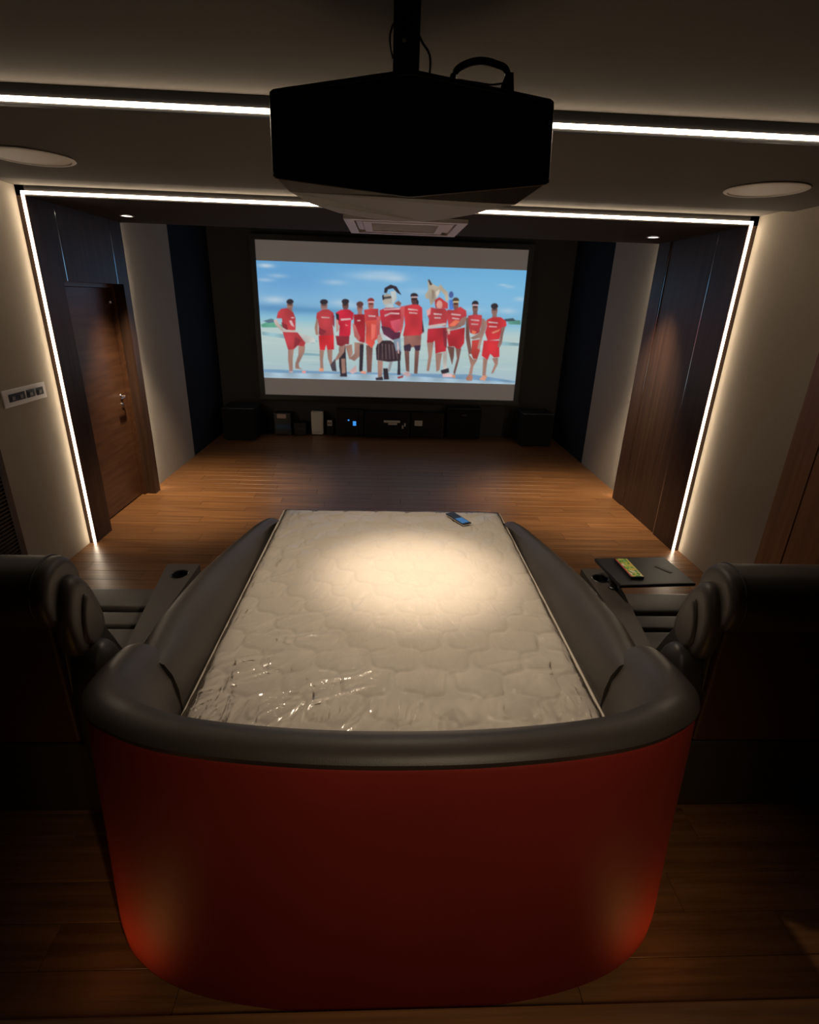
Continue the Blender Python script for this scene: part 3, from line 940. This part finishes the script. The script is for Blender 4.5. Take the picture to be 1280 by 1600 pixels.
# ------------------------------------------------------------------ equipment under the screen
def cabinet_speaker(name, x0, x1, y0, y1, h, label, grp):
    t = empty(name, ((x0 + x1) / 2, (y0 + y1) / 2, 0))
    tag(t, label, 'speaker', grp)
    hw, hd = (x1 - x0) / 2, (y1 - y0) / 2
    link('cabinet', box_me('cabinet', -hw, hw, -hd + 0.02, hd, 0.02, h, 0.008), M_BLACK, t)
    link('front_grille', box_me('front_grille', -hw + 0.008, hw - 0.008, -hd, -hd + 0.02, 0.03, h - 0.01, 0.004), M_SPKB, t)
    for sx in (-1, 1):
        for sy in (-1, 1):
            link('foot', lathe_me('foot', [(0.0, 0), (0.02, 0), (0.022, 0.02), (0.0, 0.02)], 12), M_BLACK, t, (sx * (hw - 0.05), sy * (hd - 0.06), 0))
    return t
cabinet_speaker('subwoofer', -2.44, -1.97, 7.86, 8.36, 0.49, 'black cube subwoofer on the floor in the left screen corner', 'subwoofers by the screen')
cabinet_speaker('subwoofer', 2.05, 2.53, 7.88, 8.36, 0.51, 'black cube subwoofer on the floor in the right screen corner', 'subwoofers by the screen')
t = cabinet_speaker('centre_speaker', 0.95, 1.49, 8.26, 8.49, 0.49, 'wide black speaker with small badge on the floor under the screen', 'equipment under the screen')
link('badge', box_me('badge', -0.04, 0.035, -0.119, -0.1151, 0.375, 0.4), M_STEEL, t)

def gear(name, cat, label, x0, x1, h, y0=8.28, y1=8.46, mat=None, bev=0.006):
    t = empty(name, ((x0 + x1) / 2, (y0 + y1) / 2, 0))
    tag(t, label, cat, 'equipment under the screen')
    hw, hd = (x1 - x0) / 2, (y1 - y0) / 2
    link('case', box_me('case', -hw, hw, -hd, hd, 0.012, h, bev), mat or M_BLACK, t)
    for sx in (-1, 1):
        link('foot', box_me('foot', -0.015, 0.015, -hd + 0.02, hd - 0.02, 0.0, 0.012), M_BLACK, t, (sx * (hw - 0.03), 0, 0))
    def face(nm, a, b, z0, z1, m, d=0.003):
        return link(nm, box_me(nm, a - (x0 + x1) / 2, b - (x0 + x1) / 2, -hd - d, -hd - 0.0001, z0, z1), m, t)
    return t, face
M_PINK = plain('pale_label', (0.5, 0.36, 0.33), 0.7)
M_DKBLUE = plain('painted_glow_blue', (0.015, 0.05, 0.13), 0.4)
t, f = gear('electronic_device', 'device', 'small black device with a pale label above a painted blue glow', -1.76, -1.5, 0.35)
f('label_plate', -1.715, -1.575, 0.27, 0.335, M_PINK)
f('painted_blue_glow', -1.74, -1.51, 0.10, 0.18, M_DKBLUE)  # bluish glow below the label, painted as a dark blue strip
t, f = gear('electronic_device', 'device', 'small dark device between the labelled box and the white box', -1.46, -1.27, 0.20)
f('port', -1.40, -1.36, 0.09, 0.13, M_STEEL)
f('port', -1.34, -1.30, 0.09, 0.13, M_STEEL)
t, f = gear('white_box', 'box', 'upright white box standing on the floor under the screen', -1.195, -1.01, 0.37, 8.33, 8.46, M_PAPER, 0.012)
f('vent_slot', -1.16, -1.05, 0.05, 0.056, M_UNDER)
t, f = gear('adapter', 'adapter', 'small white plug adapter beside the upright white box', -0.955, -0.85, 0.25, 8.36, 8.46, M_BLACK, 0.006)
f('label_plate', -0.945, -0.87, 0.15, 0.24, M_PAPER)
f('socket_hole', -0.93, -0.915, 0.175, 0.205, M_BLACK, 0.005)
f('socket_hole', -0.90, -0.885, 0.175, 0.205, M_BLACK, 0.005)
t, f = gear('electronic_device', 'device', 'tall black device with two blue lights under the screen', -0.80, -0.45, 0.42)
f('display', -0.535, -0.485, 0.18, 0.25, M_BLUE)
f('power_light', -0.615, -0.59, 0.255, 0.275, M_BLUE)
t, f = gear('electronic_device', 'device', 'slim black device with a grey badge beside the blue lights', -0.44, -0.36, 0.42)
f('badge', -0.435, -0.37, 0.34, 0.39, M_STEEL)
t, f = gear('amplifier', 'amplifier', 'wide black amplifier with white printed panel under the screen', -0.345, 0.355, 0.40, 8.24, 8.47)
f('label_plate', -0.05, 0.205, 0.25, 0.285, M_PAPER)
f('label_plate', 0.02, 0.16, 0.215, 0.245, M_PAPER)
f('label_plate', 0.235, 0.262, 0.16, 0.21, M_PAPER)
f('label_plate', 0.27, 0.295, 0.195, 0.245, M_PAPER)
k_ = link('volume_knob', lathe_me('volume_knob', [(0.0, 0.02), (0.03, 0.02), (0.034, 0.0), (0.0, 0.0)], 20), M_STEEL, t, (-0.2, -0.116, 0.22))
k_.rotation_euler = (math.pi / 2, 0, 0)
t, f = gear('amplifier', 'amplifier', 'black amplifier with one small square white label', 0.37, 0.90, 0.40)
f('label_plate', 0.437, 0.56, 0.20, 0.285, M_PAPER)

# ------------------------------------------------------------------ socket plate on the left wall
so = empty('socket_plate', (XL, 3.64, 1.285))
tag(so, 'long white three-module socket plate on the beige wall panel', 'socket')
link('cover_plate', box_me('cover_plate', 0.0, 0.012, 0.0, 0.47, 0.0, 0.115, 0.005), M_WHITE, so)
for a, b in ((0.055, 0.225), (0.245, 0.335), (0.355, 0.435)):
    md = link('module', box_me('module', 0.0121, 0.015, a, b, 0.032, 0.085, 0.001), M_GLOSSB, so)
    n_ = 2 if b - a > 0.1 else 1
    for i in range(n_):
        c_ = a + (b - a) * (i + 0.5) / n_
        link('rocker', box_me('rocker', 0.0151, 0.019, c_ - 0.018, c_ + 0.014, 0.042, 0.066, 0.001), M_UNDER, md)

# ------------------------------------------------------------------ daybed
CX = 0.05
db = empty('daybed', (CX, 2.3, 0))
tag(db, 'big daybed with rounded red back and charcoal leather padded rim', 'daybed')
half = [(0, .975), (.2, .98), (.4, .998), (.56, 1.025), (.68, 1.06), (.78, 1.11), (.86, 1.175), (.93, 1.27), (.985, 1.38), (1.02, 1.52), (1.035, 1.72)]
full = [(-a, b) for a, b in reversed(half[1:])] + half
path = smooth_path([(a, b, 0) for a, b in full], 6)
def normals(path):
    out = []
    for i, p in enumerate(path):
        t_ = (path[min(i + 1, len(path) - 1)] - path[max(i - 1, 0)]).normalized()
        out.append(Vector((-t_.y, t_.x, 0)))      # points into the bed
    return out
def zs(yv):
    return interp(yv, [1.0, 1.1, 1.2, 1.3, 1.45, 1.6, 1.72, 2.0, 3.7], [.985, .975, .945, .905, .85, .81, .79, .52, .45])
D0 = Vector((0, -2.3, 0))
sidepath = smooth_path([(1.035, 1.72, 0), (1.035, 1.9, 0), (1.03, 2.4, 0), (.99, 3.0, 0), (.95, 3.4, 0), (.86, 3.62, 0)], 5)[1:]
long_path = [Vector((-p.x, p.y, 0)) for p in reversed(sidepath)] + path + sidepath
rings = []
for p, n in zip(long_path, normals(long_path)):
    z1 = zs(p.y)
    fl_ = interp(p.y, [1.15, 1.4], [1.0, 0.0])
    prof = [(0.075, .012), (.01 - .035 * fl_, .012), (-.014 - .034 * fl_, .03), (-.02 - .03 * fl_, .10), (-.02 - .02 * fl_, .25), (-.016 - .008 * fl_, z1 * .5), (-.008, z1 - .15), (0.0, z1 - .03), (0.006, z1 - 0.008), (0.02, z1), (.06, z1 - .01), (.075, z1 - .05)]
    rings.append([p + n * a + Vector((0, 0, z)) + D0 for a, z in prof])
o = link('back_shell', loft_me('back_shell', rings), M_RED, db)
o['label'] = 'red leather outer shell curving round the daybed back'
rings = []
NP = len(path)
for i, (p, n) in enumerate(zip(path, normals(path))):
    z1 = zs(p.y)
    e_ = min(i, NP - 1 - i) / 3.0
    puff = 0.86 + 0.14 * min(1.0, e_) ** 0.6 if e_ < 1 else 1.0
    prof = [(-.002, -.006), (-.004, .004), (.006, .015), (.022, .023), (.045, .028), (.075, .023), (.11, .003), (.145, -.042), (.182, -.12), (.2, -.24), (.205, -.40), (.16, -.42), (.06, -.2), (.02, -.06)]
    c_ = Vector((.09, -.08))
    rings.append([p + n * (c_.x + (a - c_.x) * puff) + Vector((0, 0, z1 + c_.y + (z - c_.y) * puff)) + D0 for a, z in prof])
o = link('back_cushion', loft_me('back_cushion', rings), M_LEATH, db)
o['label'] = 'charcoal leather padded rim'
for s in (-1, 1):
    rings = []
    N = 40
    for i in range(N + 1):
        f_ = i / N
        yv = 1.66 + (3.68 - 1.66) * f_
        xo = interp(yv, [1.66, 2.0, 2.5, 3.0, 3.4, 3.6, 3.68], [1.02, 1.06, 1.055, 1.02, .985, .94, .90])
        zc = interp(yv, [1.66, 2.0, 2.3, 2.8, 3.4, 3.68], [.772, .752, .73, .675, .595, .545])
        sh = min(1.0, (N - i) / 3.0) ** 0.5 if i > N - 3 else 1.0
        pr = [(xo - .05, .28), (xo - .01, .36), (xo, zc - .16), (xo - .008, zc - .08), (xo - .03, zc - .03), (xo - .07, zc - .002), (xo - .11, zc), (xo - .15, zc - .022), (max(.845, xo - .19), zc - .07), (.83, zc - .14), (.822, .40), (.83, .28)]
        cc = Vector((.94, .42))
        sh = max(sh, 0.55)
        rings.append([Vector((s * (cc.x + (a - cc.x) * sh), yv, cc.y + (z - cc.y) * (sh if z > cc.y else 1))) + D0 for a, z in pr])
    link('arm_cushion', loft_me('arm_cushion', rings), M_LEATH, db)
link('plinth', box_me('plinth', -.72, .72, 1.2 - 2.3, 3.5 - 2.3, 0.0, 0.04), M_DARK, db)
link('base', box_me('base', -.815, .815, 1.4 - 2.3, 3.62 - 2.3, 0.04, 0.355, 0.01), M_LEATHD, db)
pp = smooth_path([(a, b + 0.07, 0) for a, b in full[2:-2]], 3)
link('skirt', loft_me('skirt', [[p + n * a + Vector((0, 0, z)) + D0 for a, z in ((0.0, 0.0), (0.05, 0.0), (0.05, 0.05), (0.0, 0.05))] for p, n in zip(pp, normals(pp))], smooth=False), M_DARK, db)

# ------------------------------------------------------------------ mattress in its plastic film
MZ = 0.56
mt = empty('mattress', (0.055, 2.6, 0.36))
tag(mt, 'cream quilted mattress still wrapped in clear plastic film on the daybed', 'mattress')
MX, MY0, MY1 = 0.815, 1.38, 3.74
def quilt(x, yv):
    u = x / 0.235
    v = yv / 0.30
    p = u + v + 0.13 * np.sin(2 * np.pi * (u - v) * 1.0) + 0.05 * np.sin(5.1 * x + 2.3 * yv)
    q = u - v + 0.13 * np.sin(2 * np.pi * (u + v) * 1.0 + 0.9) + 0.05 * np.sin(4.3 * yv - 3.1 * x)
    dp = np.abs(p - np.round(p))
    dq = np.abs(q - np.round(q))
    g = np.exp(-(dp / 0.045) ** 2) + np.exp(-(dq / 0.045) ** 2)
    return -0.0055 * np.clip(g, 0, 1.2) + 0.005 * (np.abs(np.sin(np.pi * p)) * np.abs(np.sin(np.pi * q))) ** 0.5
def wrinkle(x, yv):
    w = 0.0016 * np.sin(19 * x + 7 * yv + 2 * np.sin(4 * yv)) + 0.0012 * np.sin(31 * yv - 11 * x + 3 * np.sin(5 * x))
    return w + 0.003 * np.sin(2.1 * x + 1.7 * yv)
nx, ny = 190, 270
gx = np.linspace(-MX, MX, nx)
gy = np.linspace(MY0, MY1, ny)
X, Y = np.meshgrid(gx, gy)
Z = MZ + quilt(X, Y) + 0.6 * wrinkle(X, Y)
ed = np.minimum(np.minimum(X + MX, MX - X), np.minimum(Y - MY0, MY1 - Y))
Z -= 0.022 * np.exp(-ed / 0.016)
def grid_faces(nx, ny):
    idx = np.arange(nx * ny).reshape(ny, nx)
    return np.stack([idx[:-1, :-1], idx[:-1, 1:], idx[1:, 1:], idx[1:, :-1]], -1).reshape(-1, 4).tolist(), idx
fcs, idx = grid_faces(nx, ny)
vs = np.stack([X - 0.0, Y - 2.6, Z - 0.36], -1).reshape(-1, 3).tolist()
per = list(idx[0, :]) + list(idx[1:, -1]) + list(idx[-1, -2::-1]) + list(idx[-2:0:-1, 0])
base = len(vs)
for i in per:
    v = vs[i]
    vs.append([v[0] * 1.002, v[1] + (0.01 if v[1] > 0 else -0.01), 0.10])
b2 = len(vs)
for i in per:
    v = vs[i]
    vs.append([v[0], v[1], 0.0])
L_ = len(per)
for i in range(L_):
    j = (i + 1) % L_
    fcs.append([per[i], per[j], base + j, base + i][::-1])
    fcs.append([base + i, base + j, b2 + j, b2 + i][::-1])
fcs.append([b2 + i for i in range(L_)])
me = mesh('quilted_pad', vs, fcs, True)
fix_normals(me)
link('quilted_pad', me, M_MATT, mt)
rr = 0.05
def rounded(hx, y0, y1, r):
    out = []
    for cx, cy, a0 in ((hx - r, y1 - r, 0), (-hx + r, y1 - r, 90), (-hx + r, y0 + r, 180), (hx - r, y0 + r, 270)):
        for k in range(6):
            a = math.radians(a0 + 18 * k)
            out.append((cx + r * math.cos(a), cy + r * math.sin(a)))
    return out
link('edge_piping', tube_me('edge_piping', [(a, b - 2.6, MZ - 0.015 - 0.36) for a, b in rounded(MX + 0.002, MY0, MY1, 0.02)], 0.0085, 8, True), M_PIPE, mt)
nx2, ny2 = 230, 320
X2, Y2 = np.meshgrid(np.linspace(-MX - 0.004, MX + 0.004, nx2), np.linspace(MY0 - 0.004, MY1 + 0.004, ny2))
rngf = np.random.default_rng(5)
Z2 = MZ + 0.009 + wrinkle(X2, Y2)
for _ in range(70):                      # creases of the loose film, mostly towards the corner nearest the door side
    cx, cy = (rngf.uniform(-.8, -.1), rngf.uniform(1.5, 2.3)) if rngf.random() < .62 else (rngf.uniform(-.75, .8), rngf.uniform(1.6, 3.7))
    an = rngf.normal(1.05, 0.35)
    L0 = rngf.uniform(.05, .22)
    ux, uy = math.cos(an), math.sin(an)
    da = (X2 - cx) * ux + (Y2 - cy) * uy
    dc = -(X2 - cx) * uy + (Y2 - cy) * ux + 0.05 * np.sin(da * 12)
    Z2 += rngf.uniform(.0015, .0055) * np.exp(-(da / L0) ** 2 - (dc / rngf.uniform(.005, .011)) ** 2)
ed2 = np.minimum(np.minimum(X2 + MX, MX - X2), np.minimum(Y2 - MY0, MY1 - Y2)) + 0.004
Z2 -= 0.024 * np.exp(-ed2 / 0.014)
Z2 = np.maximum(Z2, MZ + 0.004 - 0.03 * np.exp(-ed2 / 0.012))
f2, _ = grid_faces(nx2, ny2)
me = mesh('plastic_film', np.stack([X2, Y2 - 2.6, Z2 - 0.36], -1).reshape(-1, 3).tolist(), f2, True)
o = link('plastic_film', me, M_FILM, mt)
o['label'] = 'clear creased plastic film over the mattress top'

# phone lying on the far end of the mattress
ph = empty('phone', (0.53, 3.545, MZ + 0.016))
ph.rotation_euler = (0, 0, math.radians(-27))
ph.rotation_euler.z = math.atan2(-0.10, 0.24) + 0.0
tag(ph, 'slim dark phone lying at the far end of the mattress', 'phone')
ph.rotation_euler = (0, 0, math.radians(27))
link('body', box_me('body', -0.038, 0.038, -0.115, 0.115, 0.0, 0.010, 0.004), M_CHROME, ph)
link('screen', box_me('screen', -0.035, 0.035, -0.108, 0.112, 0.0101, 0.0112), M_GLOSSB, ph)
link('blue_reflection', box_me('blue_reflection', -0.030, 0.030, -0.095, 0.0, 0.01121, 0.0116), glow('phone_reflection', (0.05, 0.2, 0.5), 0.3), ph)  # blue reflection in the dark glass, put in as a glowing patch

# ------------------------------------------------------------------ reclining seats either side of the daybed
def prof_loft(name, prof, x0, x1, mat, parent, s, soft=0.03, n=4):
    c0 = sum(p[0] for p in prof) / len(prof)
    c1 = sum(p[1] for p in prof) / len(prof)
    P = [(a, b) for a, b in prof]
    # smooth the closed outline
    out = []
    N = len(P)
    for i in range(N):
        p0, p1, p2, p3 = (Vector(P[(i + k) % N]) for k in (-1, 0, 1, 2))
        for k in range(4):
            t_ = k / 4
            q = 0.5 * ((2 * p1) + (p2 - p0) * t_ + (2 * p0 - 5 * p1 + 4 * p2 - p3) * t_ * t_ + (3 * p1 - p0 - 3 * p2 + p3) * t_ ** 3)
            out.append((q.x, q.y))
    size = max(max(p[0] for p in P) - min(p[0] for p in P), 0.05)
    st = []
    for k in range(n + 1):
        a = math.pi / 2 * k / n
        st.append((x0 + soft * (1 - math.sin(a)), 1 - (soft / size) * 2 * (1 - math.cos(math.pi / 2 - a))))
    st = [(x0 + soft * (1 - math.cos(math.pi / 2 * k / n)), 1 - 2 * (soft / size) * (1 - math.sin(math.pi / 2 * k / n))) for k in range(n + 1)]
    st += [(x1 - soft * (1 - math.cos(math.pi / 2 * k / n)), 1 - 2 * (soft / size) * (1 - math.sin(math.pi / 2 * k / n))) for k in range(n, -1, -1)]
    rings = [[Vector((s * xx, c0 + (a - c0) * f, c1 + (b - c1) * f)) for a, b in out] for xx, f in st]
    return link(name, loft_me(name, rings), mat, parent)

def rbox(name, a, b, y0, y1, z0, z1, mat, parent, s, bev=0.03, seg=4):
    x0, x1 = sorted((s * a, s * b))
    return link(name, box_me(name, x0, x1, y0, y1, z0, z1, bev, seg), mat, parent)

def recliner(s, label):
    t = empty('reclining_seat', (CX, 1.66, 0))
    tag(t, label, 'armchair', 'reclining seats')
    o_ = 1.66
    def sh(pr):
        return [(a - o_, b) for a, b in pr]
    bp_ = rbox('back_panel', 1.205, 1.90, 1.60 - o_, 1.68 - o_, .43, .985, M_RUST, t, s, 0.012, 2)
    bp_['label'] = 'rust brown rear panel'
    rbox('rear_base', 1.16, 1.94, 1.62 - o_, 1.70 - o_, .04, .405, M_LEATHD, t, s, 0.02, 3)
    prof_loft('headrest', sh([(1.60, .955), (1.555, 1.0), (1.545, 1.09), (1.59, 1.165), (1.67, 1.188), (1.73, 1.165), (1.77, 1.10), (1.76, 1.03), (1.69, .965)]), 1.165, 1.95, M_LEATH, t, s, 0.03)
    prof_loft('backrest', sh([(1.65, .42), (1.63, .9), (1.655, 1.06), (1.71, 1.12), (1.765, 1.08), (1.805, .98), (1.88, .80), (1.98, .6), (2.02, .45)]), 1.19, 1.92, M_LEATHD, t, s, 0.04)
    sp = prof_loft('side_pad', sh([(1.60, .84), (1.585, .98), (1.625, 1.09), (1.685, 1.115), (1.74, 1.06), (1.785, .95), (1.80, .84), (1.73, .80), (1.66, .80)]), 1.125, 1.20, M_LEATH, t, s, 0.03)
    prof_loft('side_insert', sh([(1.645, .86), (1.645, .95), (1.685, 1.035), (1.715, 1.0), (1.745, .92), (1.755, .85), (1.70, .82)]), 1.112, 1.14, M_LEATH, sp, s, 0.012)
    hp = [(1.60, .955), (1.555, 1.0), (1.545, 1.09), (1.59, 1.165), (1.67, 1.188), (1.73, 1.165), (1.77, 1.10)]
    link('seam', tube_me('seam', smooth_path([(s * 1.215, (a - 1.67) * 1.012 + 1.67 - o_, (c - 1.07) * 1.012 + 1.07) for a, c in hp], 5), 0.004, 6), M_LEATHD, t)
    prof_loft('wing', sh([(1.62, .12), (1.585, .40), (1.585, .62), (1.61, .76), (1.66, .83), (1.72, .825), (1.765, .74), (1.79, .5), (1.79, .12)]), 1.062, 1.20, M_LEATHD, t, s, 0.04)
    rbox('seat_cushion', 1.255, 1.90, 1.95 - o_, 2.335 - o_, .30, .455, M_LEATH, t, s, 0.03)
    rbox('middle_pad', 1.255, 1.90, 2.352 - o_, 2.495 - o_, .30, .45, M_LEATH, t, s, 0.025)
    rbox('footrest', 1.255, 1.90, 2.517 - o_, 2.745 - o_, .27, .45, M_LEATH, t, s, 0.035)
    rbox('seat_base', 1.25, 1.91, 1.70 - o_, 2.46 - o_, .04, .31, M_LEATHD, t, s, 0.01)
    oa = rbox('armrest', 1.93, 2.12, 1.66 - o_, 2.60 - o_, .04, .66, M_LEATH, t, s, 0.05)
    # console arm with a cup holder
    con = empty('console')
    con.parent = t
    ca, cb, y0, y1, zt = 1.068, 1.245, 1.81 - o_, 2.64 - o_, .66
    def tap(x_, y_):
        return ca + (x_ - ca) * interp(y_, [y0, y1], [0.3, 1.0])
    hx, hy, hr = 1.135, 2.525 - o_, 0.042
    foot_ = [(ca, y0), (tap(cb, y0), y0), (cb, y1), (ca, y1)]
    link('console_body', loft_me('console_body', [[Vector((s * a, c, z)) for a, c in foot_] for z in (.03, zt - .10)], smooth=False), M_LEATH, con)
    bm = bmesh.new()
    N = 32
    per_ = []
    corners = [(ca, y0), (cb, y0), (cb, y1), (ca, y1)]
    circ = []
    for k in range(N):
        a = 2 * math.pi * k / N
        dx, dy = math.cos(a), math.sin(a)
        tt = []
        if dx > 1e-6: tt.append((cb - hx) / dx)
        if dx < -1e-6: tt.append((ca - hx) / dx)
        if dy > 1e-6: tt.append((y1 - hy) / dy)
        if dy < -1e-6: tt.append((y0 - hy) / dy)
        q = min(x for x in tt if x > 0)
        per_.append((hx + dx * q, hy + dy * q))
        circ.append((hx + dx * hr, hy + dy * hr))
    # snap nearest perimeter samples to the corners
    for c_ in corners:
        i = min(range(N), key=lambda i: (per_[i][0] - c_[0]) ** 2 + (per_[i][1] - c_[1]) ** 2)
        per_[i] = c_
    per_ = [(tap(a, c), c) for a, c in per_]
    vo0 = [bm.verts.new((s * a, b, zt - 0.10)) for a, b in per_]
    vo1 = [bm.verts.new((s * a, b, zt)) for a, b in per_]
    vi1 = [bm.verts.new((s * a, b, zt)) for a, b in circ]
    vi0 = [bm.verts.new((s * a, b, zt - 0.09)) for a, b in circ]
    for k in range(N):
        l = (k + 1) % N
        bm.faces.new((vo0[k], vo0[l], vo1[l], vo1[k]))
        bm.faces.new((vo1[k], vo1[l], vi1[l], vi1[k]))
        bm.faces.new((vi1[k], vi1[l], vi0[l], vi0[k]))
    bm.faces.new(vi0[::-1])
    me_ = bpy.data.meshes.new('console_top')
    bmesh.ops.recalc_face_normals(bm, faces=bm.faces)
    bm.to_mesh(me_)
    bm.free()
    link('console_top', me_, M_LEATH, con)
    link('cup_holder', lathe_me('cup_holder', [(0.030, -0.085), (0.039, -0.08), (0.040, 0.0), (0.046, 0.003), (0.049, 0.001), (0.046, -0.001), (0.0415, -0.003)], 32), M_GLOSSB, con, (s * hx, hy, zt))
    return t
recliner(-1, 'dark leather reclining seat to the left of the daybed')
recliner(1, 'dark leather reclining seat to the right of the daybed')

# swivel tray clipped to the console on the right
tr = empty('tray_table', (1.38, 2.46, 0.66))
tr.rotation_euler = (0, 0, math.radians(4))
tag(tr, 'black swivel tray on the seat console right of the mattress', 'tray')
link('tray_top', box_me('tray_top', -0.205, 0.205, -0.152, 0.152, 0.072, 0.09, 0.006), M_BLACK, tr)
link('pivot_arm', box_me('pivot_arm', -0.19, -0.02, -0.05, 0.0, 0.052, 0.0715, 0.004), M_BLACK, tr)
link('pivot_post', lathe_me('pivot_post', [(0.0, 0.001), (0.026, 0.001), (0.026, 0.008), (0.02, 0.012), (0.02, 0.06), (0.0, 0.06)], 20), M_BLACK, tr, (-0.165, -0.025, 0))
link('lip', box_me('lip', -0.205, -0.198, -0.14, 0.14, 0.0901, 0.094, 0.001), M_STEEL, tr)
sl_ = link('grip_slot', box_me('grip_slot', -0.045, 0.045, -0.010, 0.010, 0.0902, 0.0925, 0.001), M_DARK, tr, (0.115, 0.0, 0))
sl_.rotation_euler = (0, 0, math.radians(-62))
# bright packet on the tray
pk = empty('packet', (1.30, 2.462, 0.7505))
pk.rotation_euler = (0, 0, math.radians(1))
tag(pk, 'colourful green and yellow printed packet lying on the black tray', 'packet')
link('wrapper', box_me('wrapper', -0.035, 0.035, -0.105, 0.105, 0.0, 0.014, 0.002), M_BLACK, pk)
def print_mat():
    m, nt, b = new_mat('packet_print')
    tc = nt.nodes.new('ShaderNodeTexCoord')
    mp = nt.nodes.new('ShaderNodeMapping')
    mp.inputs['Scale'].default_value = (70, 45, 1)
    v = nt.nodes.new('ShaderNodeTexVoronoi')
    v.inputs['Scale'].default_value = 1.0
    nt.links.new(tc.outputs['Object'], mp.inputs['Vector'])
    nt.links.new(mp.outputs['Vector'], v.inputs['Vector'])
    sep = nt.nodes.new('ShaderNodeSeparateColor')
    nt.links.new(v.outputs['Color'], sep.inputs['Color'])
    r = nt.nodes.new('ShaderNodeValToRGB')
    r.color_ramp.interpolation = 'CONSTANT'
    els = [(0.0, (0.12, 0.35, 0.05)), (0.25, (0.55, 0.6, 0.1)), (0.5, (0.75, 0.72, 0.6)), (0.7, (0.25, 0.5, 0.12)), (0.88, (0.8, 0.5, 0.1))]
    r.color_ramp.elements[0].color = (*els[0][1], 1)
    r.color_ramp.elements[1].position = els[1][0]
    r.color_ramp.elements[1].color = (*els[1][1], 1)
    for p_, c_ in els[2:]:
        e_ = r.color_ramp.elements.new(p_)
        e_.color = (*c_, 1)
    nt.links.new(sep.outputs[0], r.inputs['Fac'])
    nt.links.new(r.outputs['Color'], b.inputs['Base Color'])
    b.inputs['Roughness'].default_value = 0.4
    return m
link('printed_face', box_me('printed_face', -0.026, 0.026, -0.1, 0.1, 0.0141, 0.015), print_mat(), pk)
M_PR = plain('packet_red', (0.55, 0.08, 0.07), 0.4)
M_PY = plain('packet_yellow', (0.7, 0.6, 0.15), 0.4)
link('border', box_me('border', -0.034, -0.0262, -0.1, 0.1, 0.0141, 0.0149), M_PR, pk)
link('border', box_me('border', 0.0262, 0.034, -0.1, 0.1, 0.0141, 0.0149), M_PY, pk)

# ------------------------------------------------------------------ unseen lights added to brighten the daybed back
for xx, lab in ((-0.85, 'added unseen warm step light low in the platform riser on the door side'), (0.95, 'added unseen warm step light low in the platform riser on the panelled side')):
    t = empty('added_step_light', (xx, YPLAT - 0.004, 0.12))
    tag(t, lab, 'step light', 'added step lights')
    link('faceplate', box_me('faceplate', -0.05, 0.05, 0.0, 0.006, -0.03, 0.03, 0.002), M_STEEL, t)
    link('lens', box_me('lens', -0.04, 0.04, 0.0061, 0.008, -0.012, 0.012), M_STEP, t)
    lamp('added_step_lamp', 'SPOT', (0, 0.012, 0.0), STEP_W, (1.0, 0.48, 0.13), t, (0, 1, 0.4), 0.08, 2.3, 1.0)  # added spot, gives the orange glow low on the red shell
downlight(0.45, -0.35, ZTRAY, 'added unseen downlight in the ceiling above the raised platform', REAR_W, 1.02, (-0.2, 1.35, -2.0))  # added lamp behind the viewer, lights the red shell
